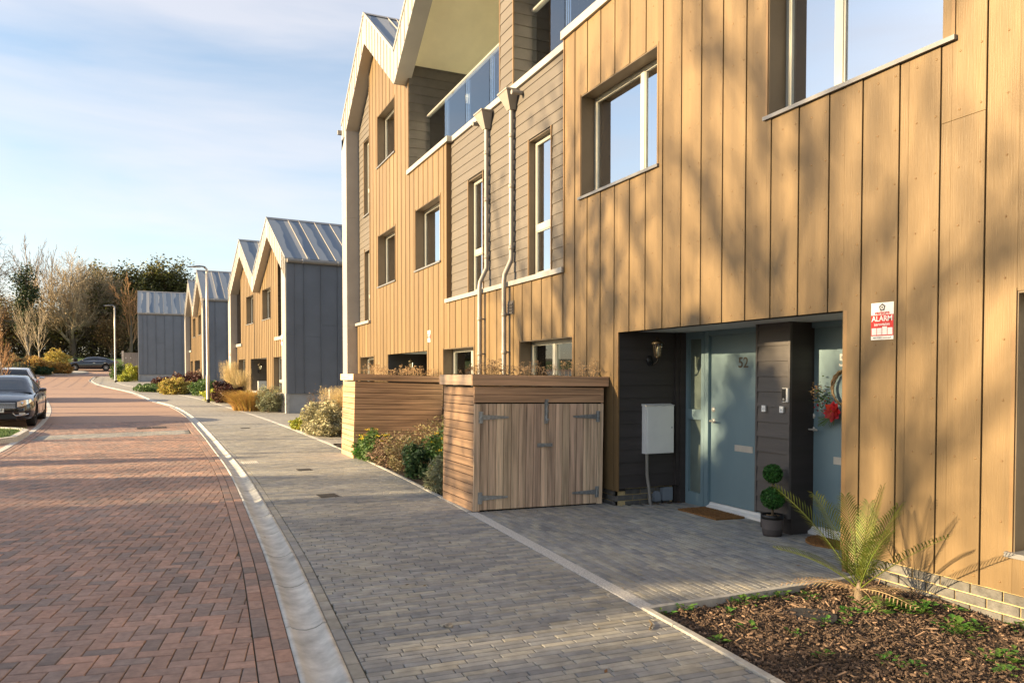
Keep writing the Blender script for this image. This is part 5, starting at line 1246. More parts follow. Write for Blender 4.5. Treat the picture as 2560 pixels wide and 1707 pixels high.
for k in range(8): m = MB(); m.tube([(4.66,24.14,z+.12+k*.12),(7.85,24.14,z+.12+k*.12)], .004, 4); m.build('wire', M['galv'], wf, world=True)
for k in range(26): m = MB(); m.tube([(4.72+k*.12,24.14,z+.05),(4.72+k*.12,24.14,z+.98)], .004, 4); m.build('wire', M['galv'], wf, world=True)
mf = empty('mesh_fence', (-13,72,gz(-13,72)), label='dark green mesh fence behind the parked cars', cat='fence'); M['fence_green'] = pm('fence green', (.012,.035,.022), .5, .1)
for k in range(9): m = MB(); x, y = -9.6-.12*k, 56+2.3*k; m.box(x,x+.06,y,y+.06,tz(y)-.1,tz(y)+1.5); m.build('post', M['fence_green'], mf, world=True)
for j in range(7):
    m = MB(); m.tube([(-9.57-.12*k, 56.03+2.3*k, tz(56+2.3*k)+.1+j*.22) for k in range(9)], .008, 4); m.build('wire', M['fence_green'], mf, world=True)
lb = empty('litter_bin', (-8.75,90.5,tz(90.5)), label='small black litter bin on the grass behind the far car', cat='litter bin')
m = MB(); m.lathe([(.22,.25),(.25,.95),(.27,1.0),(0,1.05)], 12); m.build('body', M['black'], lb); m = MB(); m.box(-.05,.05,-.05,.05,-.05,.3); m.build('post', M['black'], lb)
# covers in the paving
M['iron'] = pm('cast iron', (.045,.042,.040), .7, .3, 30, .4, 90, metal=.4)
def cover(name, x, y, w, d, label, mat, slots=0, rot=0.0):
    t = empty(name, (x,y,tz(y)), (0,0,rot), label=label, cat='cover')
    m = MB(); z0, z1 = -.02, .0035
    for q in ((-w/2,w/2,-d/2,-d/2+.018),(-w/2,w/2,d/2-.018,d/2),(-w/2,-w/2+.018,-d/2+.018,d/2-.018),(w/2-.018,w/2,-d/2+.018,d/2-.018)): m.box(*q, z0, z1)
    m.build('frame', mat, t)
    if slots:
        p = (w-.036)/slots
        for k in range(slots):
            m = MB(); a = -w/2+.018+k*p; m.box(a+p*.25,a+p*.75,-d/2+.018,d/2-.018,z0,z1+.001); m.build('bar', mat, t)
        m = MB(); m.box(-w/2+.018,w/2-.018,-d/2+.018,d/2-.018,z0-.002,z0+.0145); m.build('sump', M['cavity'], t)
    else:
        m = MB(); m.box(-w/2+.021,w/2-.021,-d/2+.021,d/2-.021,z0,z1+.001); m.build('lid', mat, t)
    return t
cover('cover_plate', 1.90, 10.07, .24, .30, 'small dark iron cover set in the grey footway', M['iron'], rot=.05)
cover('cover_plate', 2.06, 12.98, .23, .27, 'second small dark iron cover further along the footway', M['iron'], rot=.05)
cover('cover_plate', 1.95, 22.4, .24, .3, 'dark iron cover in the sunlit stretch of footway', M['iron'], rot=.05)
cover('hydrant_cover', 1.33, 14.4, .27, .44, 'pale slotted cover plate close to the channel', M['granite'], 7, rot=.02)
cover('road_gully', -.62, 23.4, .36, .72, 'ribbed iron gully grating in the brick road', M['iron'], 9, rot=.05)
cover('road_gully', -.24, 23.5, .36, .72, 'iron gully grating adjoining the first one', M['iron'], 9, rot=.05)
# a flint and dead leaves on the paving
M['flint'] = pm('flint', (.40,.35,.28), .5, .4, 30, .4, 60)
m = MB(); rr = random.Random(9)
bm = bmesh.new(); bmesh.ops.create_icosphere(bm, subdivisions=2, radius=.022)
for v in bm.verts: v.co *= 1+.35*noise.noise(v.co*60); v.co.x *= 1.5; v.co.z *= .75
me = bpy.data.meshes.new('flint_stone'); bm.to_mesh(me); bm.free(); me.materials.append(M['flint'])
o = link('flint_stone', me, None, (1.585,4.47,.012)); tag(o, 'single flint stone lying on the grey footway', 'stone')
M['dead_leaf'] = leafm('dead leaf', (.20,.10,.04), .4, .03, .1)
m = MB()
for k in range(70):
    y = rr.choice((rr.uniform(3.2,9), rr.uniform(3.2,20))); x = rr.uniform(-2.6,5.0) if y > 4.4 else rr.uniform(-2.4,2.8)
    a = rr.uniform(0,6.28); l = rr.uniform(.006,.022); z = gz(x,y)+.003; u = Vector((cos(a),sin(a),.15))*l; v = Vector((-sin(a),cos(a),.2))*l*.5
    m.add([Vector((x,y,z))-u, Vector((x,y,z))+v, Vector((x,y,z+.003))+u, Vector((x,y,z))-v], [(0,1,2,3)])
for k in range(60):
    x, y = rr.uniform(5.3,6.0), 7.9-abs(rr.gauss(0,.05)); a = rr.uniform(0,6.28); l = rr.uniform(.01,.03); z = gz(x,y)+.006
    m.add([(x,y,z),(x+l*cos(a),y+l*sin(a),z+.01),(x+l*cos(a+.6),y+l*sin(a+.6),z+.004)], [(0,1,2)])
tag(m.build('leaf_litter', M['dead_leaf']), 'scattered dead leaf fragments on the paving', 'leaf litter', kind='stuff')
m = MB(); m.tube([(2.70,3.90,.008),(2.76,3.96,.012),(2.80,4.05,.008)], [.006,.005,.003], 5); tag(m.build('twig', M['brown_twig']), 'short brown twig lying on the footway beside the bark bed', 'twig')
# ------------------------------------------------------------------ cars
M['car_black'] = pm('black car paint', (.010,.011,.014), .22, .02, 3, 0, spec=.6, coat=1.0); M['car_white'] = pm('silver white car paint', (.62,.64,.66), .3, .02, 3, 0, spec=.5, coat=1.0)
M['car_glass'] = glassm('car glass', (.25,.28,.27), .16); M['tyre'] = pm('tyre', (.018,.018,.018), .85, .1, 20, .2); M['rim'] = pm('alloy', (.45,.45,.46), .3, .05, 5, 0, metal=.9)
M['chrome'] = pm('chrome', (.75,.75,.76), .12, .02, 5, 0, metal=1.0); M['headlamp'] = pm('headlamp', (.70,.70,.72), .12, .1, 30, .1, metal=.6, coat=1.0)
M['tail'] = pm('tail lamp', (.45,.02,.015), .2, .05, 5, 0, coat=1.0); M['trim'] = pm('black trim', (.015,.015,.016), .5, .1); M['seat'] = pm('car seat', (.03,.03,.032), .8, .1); M['plate_w'] = pm('plate white', (.80,.80,.76), .4, .02, 5, 0)
SALOON = dict(L=4.80, st=[(0,.60,.34,.58,.60),(.05,.74,.25,.66,.69),(.2,.855,.20,.735,.765),(.55,.915,.185,.80,.865),(.95,.925,.18,.85,.915),(1.35,.927,.18,.90,.965),(1.7,.925,.18,.925,.985),(2.5,.925,.18,.95,.99),(3.4,.925,.18,.97,1.0),(4.0,.91,.19,.985,1.03),(4.45,.87,.22,.975,1.045),(4.70,.78,.28,.93,.99),(4.80,.66,.36,.85,.88)],
    gh=[(1.22,.945,.74),(1.60,1.14,.675),(2.05,1.355,.60),(2.6,1.42,.60),(3.15,1.40,.58),(3.7,1.28,.57),(4.30,1.06,.64)], axle=(.93,3.64), ws=(1.30,2.02), rw=(3.42,4.18), sw=(1.62,3.85), doors=(1.66,2.72,3.55))
HATCH = dict(L=4.36, st=[(0,.60,.34,.58,.60),(.05,.74,.25,.68,.71),(.2,.84,.20,.76,.80),(.55,.89,.185,.84,.91),(.95,.905,.18,.90,.97),(1.3,.91,.18,.95,1.0),(2.2,.91,.18,.98,1.02),(3.2,.91,.18,1.01,1.04),(3.8,.90,.20,1.02,1.05),(4.15,.87,.24,1.0,1.04),(4.30,.80,.30,.95,1.0),(4.36,.72,.38,.86,.90)],
    gh=[(1.05,.985,.74),(1.5,1.24,.68),(1.95,1.43,.63),(2.5,1.485,.62),(3.2,1.47,.61),(3.85,1.40,.58),(4.02,1.30,.62),(4.25,1.03,.70)], axle=(.88,3.52), ws=(1.12,1.90), rw=(3.90,4.20), sw=(1.45,3.55), doors=(1.5,2.5,3.35))
def lerp_tab(tab, y, k):
    return interp([(a[0], a[k]) for a in tab], y)
def car(name, P, paint, loc, rotz, label, front=True, plate=None):
    t = empty(name, loc, (0,0,rotz), label=label, cat='car', group='parked cars'); st = P['st']
    m = MB(); rings = []
    ysx = sorted(set([s[0] for s in st] + [P['L']*i/26 for i in range(27)]))
    for y in ysx:
        w, zl, zs, zt = (max(.0, lerp_tab(st, y, k)) for k in (1,2,3,4))
        half = [(0,zl),(w*.78,zl),(w*.93,zl+.05),(w*.99,zl+.20),(w,zl+(zs-zl)*.55),(w*.985,zs-.10),(w*.95,zs-.03),(w*.88,zs),(w*.62,zs+(zt-zs)*.75),(w*.3,zt),(0,zt+.004)]
        rings.append([(x,y,z) for x,z in half] + [(-x,y,z) for x,z in half[-2:0:-1]])
    k = len(rings[0]); m.add([p for r_ in rings for p in r_], [(i*k+j, (i+1)*k+j, (i+1)*k+(j+1)%k, i*k+(j+1)%k) for i in range(len(rings)-1) for j in range(k)] + [list(range(k)), list(range(len(rings)*k-1,(len(rings)-1)*k-1,-1))], 0, True)
    me = m.mesh('body', paint); bm = bmesh.new(); bm.from_mesh(me); bmesh.ops.recalc_face_normals(bm, faces=bm.faces); bm.to_mesh(me); bm.free()
    body = bpy.data.objects.new('body', me); COL.objects.link(body)
    cut = MB()
    for ya in P['axle']: cut.lathe([(0,-1.2),(.365,-1.2),(.365,1.2),(0,1.2)], 28, M=Matrix.Translation((0,ya,.335)) @ Matrix.Rotation(pi/2,4,'Y'), smooth=False)
    cm = cut.mesh('cut', paint); bm = bmesh.new(); bm.from_mesh(cm); bmesh.ops.remove_doubles(bm, verts=bm.verts, dist=1e-5); bmesh.ops.recalc_face_normals(bm, faces=bm.faces); bm.to_mesh(cm); bm.free()
    co = bpy.data.objects.new('cut', cm); COL.objects.link(co); md = body.modifiers.new('b','BOOLEAN'); md.object = co; md.operation = 'DIFFERENCE'; md.solver = 'EXACT'
    dg = bpy.context.evaluated_depsgraph_get(); nm = bpy.data.meshes.new_from_object(body.evaluated_get(dg)); body.modifiers.clear(); body.data = nm
    bpy.data.objects.remove(co); body.parent = t
    m = MB()                                               # dark wheel wells
    for ya in P['axle']: m.box(-.60,.60,ya-.4,ya+.4,.2,.72)
    m.build('underbody', M['trim'], t)
    gh = P['gh']; ys2 = sorted(set([g[0] for g in gh] + [gh[0][0]+(gh[-1][0]-gh[0][0])*i/22 for i in range(23)]))
    def sec(y):
        z, wr = lerp_tab(gh, y, 1), lerp_tab(gh, y, 2); w, zs = lerp_tab(st, y, 1), lerp_tab(st, y, 3)
        wb = w*.90; zb = zs-.02
        if z < zb+.02: z = zb+.02
        f = min(1, (z-zb)/.40)
        return [(wb,zb),(wb+(wr-wb)*.5+.015*f,zb+(z-zb)*.5),(wr,z-.045*f),(wr*.90,z-.012*f),(wr*.5,z+.004),(0,z+.008)]
    m = MB(); rings = []
    for y in ys2: h_ = sec(y); rings.append([(x,y,z) for x,z in h_] + [(-x,y,z) for x,z in h_[-2::-1]])
    k = len(rings[0]); m.add([p for r_ in rings for p in r_], [(i*k+j, i*k+j+1, (i+1)*k+j+1, (i+1)*k+j) for i in range(len(rings)-1) for j in range(k-1)], 0, True); m.build('roof', paint, t)
    def patch(nm, ya, yb, f0, f1, mat, sgn=None, off=.006):
        m = MB(); rows = []
        for i in range(9):
            y = ya+(yb-ya)*i/8; s = sec(y)
            if sgn is None:                                  # screen across the top
                a = [(x*.93,z) for x,z in s[2:]]; pts = [(x,y-(.004 if nm == 'windscreen' else -.004),z+off) for x,z in a] + [(-x,y-(.004 if nm == 'windscreen' else -.004),z+off) for x,z in a[-2::-1]]
            else:
                def at(f):
                    if f < .5: u = f*2; p, q = s[0], s[1]
                    else: u = f*2-1; p, q = s[1], s[2]
                    return (sgn*(p[0]+(q[0]-p[0])*u+off), y, p[1]+(q[1]-p[1])*u+.002)
                pts = [at(f0+(f1-f0)*j/4) for j in range(5)]
            rows.append(pts)
        k = len(rows[0]); m.add([p for r_ in rows for p in r_], [(i*k+j, i*k+j+1, (i+1)*k+j+1, (i+1)*k+j) for i in range(8) for j in range(k-1)], 0, True); return m.build(nm, mat, t)
    M_g = M['car_glass_dark']
    patch('windscreen', *P['ws'], 0, 1, M_g); patch('rear_window', *P['rw'], 0, 1, M_g)
    d0, d1, d2 = P['doors']
    for sg in (-1, 1):
        patch('side_window', d0, d1-.03, .14, .90, M_g, sg); patch('side_window', d1+.03, d2, .14, .90, M_g, sg)
        patch('window_trim', d0-.05, d2+.1, .06, .13, M['chrome'], sg, .008); patch('window_trim', d0+.15, d2, .90, .95, M['chrome'], sg, .008)
        w = lerp_tab(st, d0, 1); zs = lerp_tab(st, d0, 3)
        m = MB(); m.lathe([(0,-.11),(.055,-.085),(.075,0),(.06,.08),(0,.10)], 12, M=Matrix.Translation((sg*(w+.085),d0+.02,zs+.08)) @ Matrix.Rotation(pi/2,4,'Y') @ Matrix.Scale(.75,4,(1,0,0))); m.tube([(sg*w*.9,d0+.05,zs-.01),(sg*(w+.03),d0+.03,zs+.05)], .02, 6); m.build('door_mirror', paint, t)
        for yh in (d1-.22, d2-.1): m = MB(); m.box(min(sg*(w-.005),sg*(w+.02)), max(sg*(w-.005),sg*(w+.02)), yh, yh+.2, zs-.16, zs-.13); m.build('door_handle', M['chrome'], t)
        for yd in (d0-.12, d1, d2+.05): m = MB(); m.box(min(sg*(w-.01),sg*(w+.0015)), max(sg*(w-.01),sg*(w+.0015)), yd, yd+.006, .32, zs-.06); m.build('door_gap', M['trim'], t)
    for ya in P['axle']:
        for sg in (-1, 1):
            Mx = Matrix.Translation((sg*.79,ya,.33)) @ Matrix.Rotation(sg*pi/2,4,'Y')
            m = MB(); m.lathe([(.20,-.11),(.29,-.11),(.325,-.085),(.332,0),(.325,.085),(.29,.11),(.225,.105),(.215,.06)], 28, M=Mx); wh = m.build('wheel', M['tyre'], t)
            m = MB(); m.lathe([(.225,.10),(.235,.085),(.215,.05),(.215,-.02)], 28, M=Mx); m.lathe([(0,.075),(.045,.075),(.05,.05)], 14, M=Mx)
            for q in range(10):
                a = q*2*pi/10; m.box(.03,.222,-.016,.016,.045,.078, M=Mx @ Matrix.Rotation(a,4,'Z'))
            m.build('rim', M['rim'], wh)
            m = MB(); m.lathe([(0,.02),(.15,.02)], 20, M=Mx); m.lathe([(0,-.06),(.21,-.06)], 20, M=Mx); m.build('brake_disc', M['trim'], wh)
    def yfront(x, z):      # body surface near the nose at lateral x
        for i in range(60):
            y = i*.01
            if lerp_tab(st, y, 1)*.985 >= abs(x): return y
        return .3
    def yrear(x):
        for i in range(60):
            y = P['L']-i*.01
            if lerp_tab(st, y, 1)*.985 >= abs(x): return y
        return P['L']-.3
    # nose
    z0 = .50
    for kx in range(5):
        z = .535+kx*.034; m = MB(); m.tube([(x, yfront(x,z)-.018+.0*z, z+.0) for x in (-.52,-.35,-.15,0,.15,.35,.52)], .009, 6); m.build('grille_bar', M['chrome'], t)
    m = MB()
    xs_ = [-.54+.09*i for i in range(13)]
    m.add([(x,yfront(x,0)-.006,.515) for x in xs_]+[(x,yfront(x,0)-.004,.70) for x in xs_], [(i,i+1,i+14,i+13) for i in range(12)]); m.build('grille', M['trim'], t)
    m = MB(); m.add([(x,yfront(x,0)-.012,.25) for x in xs_]+[(x,yfront(x,0)-.010,.37) for x in xs_], [(i,i+1,i+14,i+13) for i in range(12)]); m.build('lower_intake', M['trim'], t)
    for sg in (-1,1):
        m = MB(); q = [.56,.64,.72,.78,.83,.865]; top = [.705,.725,.745,.757,.765,.765]; bot = [.565,.575,.60,.63,.665,.71]
        a = [(sg*x,yfront(x,0)-.014,z) for x,z in zip(q,bot)]+[(sg*x,yfront(x,0)-.002+.02*(z-.6),z) for x,z in zip(q,top)]
        m.add(a, [(i,i+1,i+7,i+6) if sg > 0 else (i+1,i,i+6,i+7) for i in range(5)], 0, True); hl = m.build('headlight', M['headlamp'], t)
        m = MB(); m.lathe([(0,.01),(.035,.006),(.045,0)], 14, M=Matrix.Translation((sg*.68,yfront(.68,0)-.014,.655)) @ Matrix.Rotation(pi/2,4,'X')); m.build('lens', M['chrome'], hl)
        m = MB(); m.tube([(sg*x,yfront(x,0)-.022,z) for x,z in ((.46,.40),(.52,.335),(.62,.335),(.74,.355),(.80,.375))], .013, 6); m.build('fog_trim', M['chrome'], t)
        m = MB(); m.box(min(sg*.60,sg*.74), max(sg*.60,sg*.74), yfront(.66,0)-.03, yfront(.66,0)+.05, .36, .41); m.build('fog_lamp', M['headlamp'], t)
        # tail lamps
        m = MB(); zr = lerp_tab(st, P['L']-.15, 3); q = [.52,.60,.68,.74,.79]
        a = [(sg*x,yrear(x)+.012,zr-.17) for x in q]+[(sg*x,yrear(x)-.01,zr-.02) for x in q]; m.add(a, [(i+1,i,i+5,i+6) if sg > 0 else (i,i+1,i+6,i+5) for i in range(4)], 0, True)
        wr_ = lerp_tab(st, P['L']-.3, 1); m.box(min(sg*(wr_-.01),sg*(wr_+.012)), max(sg*(wr_-.01),sg*(wr_+.012)), P['L']-.45, P['L']-.2, zr-.16, zr-.03); m.build('tail_light', M['tail'], t)
    m = MB(); m.box(-.26,.26,-.035,-.024,.425,.535); pp = m.build('number_plate', M['plate_w'], t)
    if plate: link('plate_lettering', text_mesh(plate, .105, M['trim'], .001, .002, align='LEFT'), pp, (.045,-.037,.48), (pi/2,0,0))
    m = MB(); m.lathe([(.0,.006),(.05,.004),(.055,0)], 18, M=Matrix.Translation((0,yfront(0,0)-.022,.625)) @ Matrix.Rotation(pi/2,4,'X')); m.build('badge', M['chrome'], t)
    yr = P['L']; m = MB(); m.box(-.26,.26,yr+.003,yr+.012,.70,.81); m.build('rear_plate', M['gold_plate'], t)
    m = MB()
    for x in (-.36,.36):
        m.box(x-.24,x+.24,2.0,2.55,.35,.55); m.box(x-.24,x+.24,2.5,2.65,.5,1.08); m.box(x-.12,x+.12,2.55,2.64,1.08,1.24)
    m.build('seats', M['seat'], t, kind='stuff')
    return t
M['car_glass_dark'] = pm('tinted glass', (.012,.015,.016), .04, .02, 3, 0, spec=.9, coat=.6); M['gold_plate'] = pm('yellow plate', (.75,.55,.05), .4, .02, 5, 0)
car('saloon_car', SALOON, M['car_black'], (-4.25,24.0,tz(25.5)-.01), radians(2.5), 'black saloon with chrome barred grille parked by the raised island', plate='ZCF')
car('hatchback_car', HATCH, M['car_white'], (-6.3,41.2,tz(39)-.06), radians(6)+pi, 'pale silver hatchback parked behind the black saloon')
car('coupe_car', SALOON, M['car_black'], (-9.35,87.0,tz(87)+.01), radians(-86), 'black coupe seen side on crossing the end of the road')
# ------------------------------------------------------------------ trees
def grow(m, p, d, L_, r_, lev, rr, P, tips):
    n = 3 if lev < P['lv'] else 2; pts = [p]; rad = [r_]; dd = d.copy()
    for i in range(n):
        dd = (dd + Vector((rr.gauss(0,P['wob']), rr.gauss(0,P['wob']), rr.gauss(0,P['wob'])+P['up']))).normalized(); pts.append(pts[-1]+dd*L_/n); rad.append(r_*(1-.55*(i+1)/n) if lev < P['lv'] else r_*(1-.8*(i+1)/n))
    m.tube(pts, rad, 7 if lev == 0 else (5 if lev == 1 else 3), cap=False)
    if lev >= P['lv']: tips.append(pts[-1]); return
    k = P['ch'][min(lev, len(P['ch'])-1)]
    for i in range(k):
        s = P['st'] + (1-P['st'])*(i+rr.random()*.8)/k if lev else P['st0'] + (1-P['st0'])*(i+rr.random()*.5)/k
        f = s*n; j = min(int(f), n-1); q = pts[j]+(pts[j+1]-pts[j])*(f-j); rq = rad[j]+(rad[j+1]-rad[j])*(f-j)
        ax = (pts[j+1]-pts[j]).normalized(); o_ = ax.orthogonal().normalized(); o_.rotate(Matrix.Rotation(i*2.4+rr.uniform(-.5,.5),3,ax)); a = P['ang']*rr.uniform(.7,1.25)
        nd = (ax*cos(a)+o_*sin(a)).normalized(); grow(m, q, nd, L_*P['len']*rr.uniform(.75,1.15)*(1.15-.4*s if lev else 1), max(rq*P['rad'],P['rmin']), lev+1, rr, P, tips)
    grow(m, pts[-1], dd, L_*P['len']*.9, rad[-1]*.9, lev+1, rr, P, tips)
BASE = dict(lv=4, ch=[6,5,5,5], st=.25, st0=.35, ang=.62, len=.62, rad=.62, rmin=.012, wob=.10, up=.05)
def tree(name, loc, h, r_, label, group, seed, par={}, bark=None, twig=None, leaves=None, lean=(0,0)):
    rr = random.Random(seed); P = dict(BASE); P.update(par); t = empty(name, loc, label=label, cat='tree', group=group)
    m = MB(); tips = []; L0 = h*P.get('tr',.42)
    grow(m, Vector((0,0,-.1)), Vector((lean[0],lean[1],1)).normalized(), L0, r_, 0, rr, P, tips)
    # the first tube is the trunk: split it off
    nv = 4*7; tr = MB(); tr.v = m.v[:nv]; tr.f = [f for f in m.f if max(f) < nv]; tr.mi = [0]*len(tr.f); tr.sm = [True]*len(tr.f)
    keep = [f for f in m.f if min(f) >= nv]; br = MB(); br.v = m.v[nv:]; br.f = [[i-nv for i in f] for f in keep]; br.mi = [0]*len(keep); br.sm = [True]*len(keep)
    tr.build('trunk', bark or M['bark'], t); br.build('crown', twig or M['twig'], t)
    if leaves:
        lm, n, sp, ll, lw = leaves; q = MB()
        for k in range(n):
            c_ = rr.choice(tips)+Vector((rr.gauss(0,sp),rr.gauss(0,sp),rr.gauss(0,sp*.8))); leaf(q, c_, ll*rr.uniform(.6,1.3), lw*rr.uniform(.6,1.2), rr)
        q.build('foliage', lm, t)
    return t
fg = 'trees at the end of the road'
def tp_(x, y): return (x, y, tz(y))
M['oak_leaf'] = leafm('evergreen oak leaf', (.10,.10,.03), .45, .03, .2, alt=[(0,(.55,.6,.6)),(.5,(1,1,1)),(1,(1.6,1.4,.9))]); M['ivy'] = leafm('ivy leaf', (.04,.065,.022), .45, .03, .15)
M['rust'] = leafm('rust leaf', (.24,.16,.07), .35, .03, .3); M['olive'] = leafm('olive leaf', (.17,.15,.06), .45, .04, .3)
tree('spreading_tree', tp_(-10.6,108), 19.5, .45, 'broad bare tree with pale upright twigs behind the far car', fg, 101, dict(lv=5, ch=[9,6,5,4,4], tr=.30, st0=.18, ang=.72, len=.68, up=.07, rmin=.020), twig=M['twig_pale'])
tree('spreading_tree', tp_(-9.0,113), 18.5, .40, 'second bare tree filling the crown behind the broad one', fg, 113, dict(lv=5, ch=[8,5,5,4,3], tr=.30, st0=.18, ang=.75, len=.68, up=.06, rmin=.020), twig=M['twig_pale'])
tree('gnarled_oak', tp_(-17.6,96), 18.0, .55, 'dark gnarled bare oak standing against the bright sky', fg, 105, dict(lv=5, ch=[6,5,4,4,3], tr=.42, st0=.45, ang=.95, len=.66, up=.01, wob=.22, rmin=.020), twig=M['bark'])
tree('slender_tree', tp_(-15.6,112), 16.5, .22, 'slim bare tree with fine upright twigs', fg, 103, dict(lv=4, ch=[7,5,4,4], tr=.55, st0=.35, ang=.38, len=.48, up=.12, rmin=.018), twig=M['twig'])
tree('slender_tree', tp_(-14.2,113), 15.5, .20, 'slim bare tree beside the ivy clad trunk', fg, 104, dict(lv=4, ch=[7,5,4,4], tr=.55, st0=.35, ang=.38, len=.48, up=.12, rmin=.018), twig=M['twig'])
tree('ivy_tree', tp_(-15.0,106), 11.0, .30, 'ivy covered trunk with a dark leafy column', fg, 106, dict(lv=3, ch=[7,4,4], tr=.75, st0=.15, ang=.5, len=.26, up=.12, rmin=.02), leaves=(M['ivy'], 5200, .45, .24, .18))
tree('holm_oak', tp_(-6.2,112), 16.0, .45, 'rounded evergreen tree with olive green leaves beside the broad bare tree', fg, 107, dict(lv=4, ch=[7,5,4,3], tr=.40, st0=.15, ang=.70, len=.58, up=.04, rmin=.03), leaves=(M['oak_leaf'], 19000, .55, .34, .24))
tree('holm_oak', tp_(-2.6,116), 17.5, .50, 'tallest evergreen tree rising over the far roof', fg, 108, dict(lv=4, ch=[8,5,4,3], tr=.40, st0=.12, ang=.72, len=.58, up=.04, rmin=.03), leaves=(M['oak_leaf'], 22000, .55, .34, .24))
tree('holm_oak', tp_(2.0,116), 14.2, .45, 'evergreen tree half hidden behind the houses', fg, 109, dict(lv=4, ch=[7,5,4,3], tr=.40, st0=.15, ang=.72, len=.58, up=.04, rmin=.03), leaves=(M['oak_leaf'], 15000, .55, .34, .24))
tree('bare_tree', tp_(-4.2,104), 13.5, .22, 'bare orange twigged tree in front of the evergreens', fg, 110, dict(lv=4, ch=[7,5,4,4], tr=.42, st0=.3, ang=.5, len=.55, up=.08, rmin=.018), twig=M['twig_warm'])
for i, (x, y, h, lm, lb) in enumerate(((-18.5,110,8.5,'rust','rusty leaved small tree at the edge of the wood'),(-12.6,110,8,'olive','olive leaved small tree below the slim bare trees'),(-8.0,116,9,'olive','small olive tree behind the broad bare tree'),(-6.4,107,7,'rust','small rust leaved tree beside the evergreens'),(-20.5,116,11,'olive','tall olive leaved tree behind the gnarled oak'),(-16.8,118,11,'rust','rust leaved tree behind the slim bare ones'))):
    tree('small_tree', tp_(x,y), h, .14, lb, fg, 120+i, dict(lv=4, ch=[7,5,4,3], tr=.36, st0=.12, ang=.6, len=.6, up=.06, rmin=.014), twig=M['twig_warm'], leaves=(M[lm], 5000, .45, .22, .15))
# young street trees
yt = 'young bare street trees'
YP = dict(lv=3, ch=[10,6,5], tr=.62, st0=.42, ang=.42, len=.46, up=.10, rmin=.006, wob=.06)
tree('young_tree', (-5.62,33.6,tz(33.6)), 3.35, .042, 'young bare orange twigged tree in front of the silver hatchback', yt, 131, YP, bark=M['bark_pale'], twig=M['twig_warm'])
tree('young_tree', (-9.75,56.5,tz(56.5)), 5.2, .05, 'young bare tree beside the green mesh fence', yt, 132, YP, bark=M['bark_pale'], twig=M['twig_warm'])
tree('young_tree', (-11.1,79.5,tz(79.5)), 6.6, .07, 'young pale stemmed tree in the yellow shrub bed', yt, 133, YP, bark=M['bark_pale'], twig=M['twig_pale'])
tree('young_tree', (-10.75,82.0,tz(82)), 7.0, .07, 'second young pale stemmed tree close to its twin', yt, 134, YP, bark=M['bark_pale'], twig=M['twig_pale'])
# verge planting below them
vg = 'autumn shrubs on the far verge'
for i, (x, y, rx, h, mt, lb) in enumerate(((-9.3,80.6,1.1,2.0,'gold','golden yellow willow bush at the tip of the far verge'),(-8.7,79.8,.8,.9,'orange_grass','low orange grass mound below the golden bush'),(-10.6,78.6,1.2,1.5,'orange_grass','brown orange grasses beside the golden bush'),(-12.2,78.8,1.3,1.7,'rust','rusty shrub at the foot of the pale young trees'),(-13.9,79.5,1.3,2.0,'rust','rust coloured shrub further along the verge'),(-11.6,76.6,1.0,.9,'olive','olive tuft at the kerb of the far verge'),(-10.0,77.8,.8,.75,'dkgreen','dark low tuft at the kerb of the far verge'),(-15.6,80.5,1.4,2.2,'olive','olive shrub beyond the mesh fence'))):
    bush('verge_shrub', (x,y,tz(y)+.1), rx, rx, h, 2200, .16, .05, M[mt], lb, vg, 140+i, cat='shrub')
# undergrowth that reads as one mass below the wood
m = MB(); rr = random.Random(77)
for k in range(42000):
    x = rr.uniform(-44,14); y = 107 + rr.uniform(0,16); zmax = 2.2 + 3.2*(.5+.5*noise.noise(Vector((x*.22,y*.1,1)))) + (y-107)*.22
    z = zmax*rr.random()**1.3; leaf(m, Vector((x,y,tz(y)+z)), rr.uniform(.2,.45), rr.uniform(.12,.26), rr)
tag(m.build('undergrowth', M['undergrowth'] if 'undergrowth' in M else leafm('undergrowth', (.12,.105,.045), .5, .05, .15, alt=[(0,(.5,.55,.5)),(.6,(1,1,1)),(.85,(1.6,1.2,.7)),(1,(2.6,1.7,.8))])), 'dense dark undergrowth of the wood behind the lawn', 'undergrowth', kind='stuff')
m = MB()
for k in range(5200):
    x = rr.uniform(-44,14); y = 109 + rr.uniform(0,14); h = rr.uniform(4,9.5)*(.75+.5*noise.noise(Vector((x*.3,3,y*.1)))); b = Vector((x,y,tz(y)+rr.uniform(0,2.5))); e = b+Vector((rr.gauss(0,.9),rr.gauss(0,.9),h*rr.uniform(.3,.9)))
    m.tube([b,(b+e)/2+Vector((rr.gauss(0,.2),0,0)),e], [.035,.025,.01], 3, cap=False)
tag(m.build('brushwood', M['twig']), 'bare brushwood stems massed between the far trees', 'undergrowth', kind='stuff')
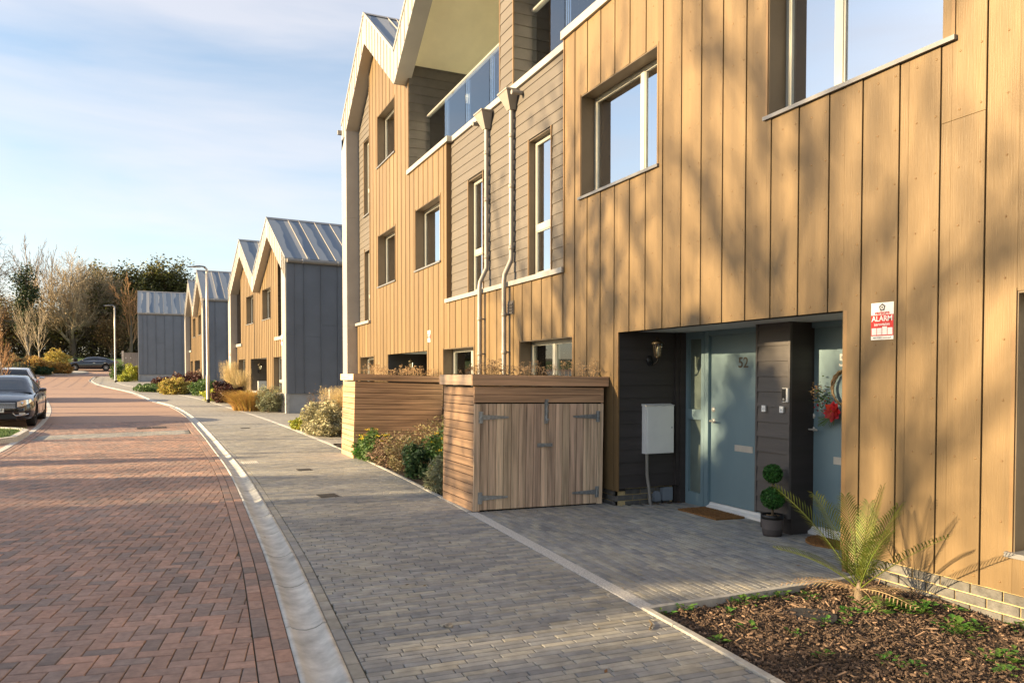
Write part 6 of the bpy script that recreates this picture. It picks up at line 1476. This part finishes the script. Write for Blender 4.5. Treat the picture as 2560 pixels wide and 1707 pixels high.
# lawn grass edge and island grass
m = MB()
for k in range(2600):
    x = rr.uniform(-4.6,-3.25); y = rr.uniform(19.6,22.7); a = rr.uniform(0,6.28)
    if x > -3.28-.14*max(0,20.5-y) or (y < 20 and x > -3.6): continue
    h = rr.uniform(.03,.09); z = tz(y)+.10; m.add([(x,y,z),(x+.01*cos(a),y+.01*sin(a),z),(x+rr.gauss(0,.03),y+rr.gauss(0,.03),z+h)], [(0,1,2)])
tag(m.build('island_grass', M['green']), 'short grass on the raised kerbed island', 'grass', kind='stuff')
# ------------------------------------------------------------------ unseen trees across the road, with a hedge and limes added for shade
hg = 'hedge and trees across the road'
hl = [(-5.0+1.45*k, 1.3, 1.35, 5.45+.12*sin(k*2.1)) for k in range(12)] + [(9.35,1.2,1.0,7.7),(10.2,1.2,.9,8.1),(10.95,1.2,.85,8.1)] + [(12.3,1.1,1.0,5.0),(15.4,.9,.95,5.0),(18.4,.8,.5,5.0)]  # unseen hedge, heights shaped bush by bush to shade foreground and doors
for i, (y, rx, ry, h) in enumerate(hl):
    bush('added_hedge', (-17.0,y,tz(y)), rx, ry, h, 2300, .24, .15, M['ivy'], 'dark evergreen in the unseen hedge added across the road for shade', hg, 200+i, lump=.05, cat='shrub', nstem=6)
for i, (x, y, h, n) in enumerate(((-19,2.0,13,25),(-23,10.6,14,25),(-18.5,13.0,12.5,25),(-26,12.5,14.5,25),(-28,5.5,15,25),(-20,-3,13,25),(-20,20.5,6.2,0),(-19,24,6.2,0),(-21,27.2,6.2,0),(-18.5,30.2,6.2,0),(-20,33.5,6.2,0),(-21,37.5,6.2,0),(-22,42,6.2,0),(-21,48,6.2,0),(-23,55,6.2,0))):
    big = i < 6
    tree('bare_ash', (x,y,tz(y)), h, .22 if big else .16, 'bare ash with a few brown leaves across the road' if big else 'young bare ash across the road', hg, 230+i, dict(lv=4 if big else 2, ch=[6,4,4,3] if big else [4,3], tr=.58 if big else .8, st0=.50 if big else .30, ang=.58, len=.52, up=.05, rmin=.022, rad=.66), leaves=(M['rust'], n, .5, .26, .18) if big else None)
for i, (x, y, h) in enumerate(((-38,12,18),(-40,17.5,18))):  # limes added out of view for broad soft shade on the near facade
    tree('added_lime', (x,y,tz(y)), h, .30, ('tall bare lime tree added out of view for soft shade','second tall bare lime tree added beyond the ash trees for shade')[i], hg, 260+i, dict(lv=5, ch=[7,4,4,3,3], tr=.5, st0=.45, ang=.62, len=.54, up=.05, rmin=.02, rad=.64))
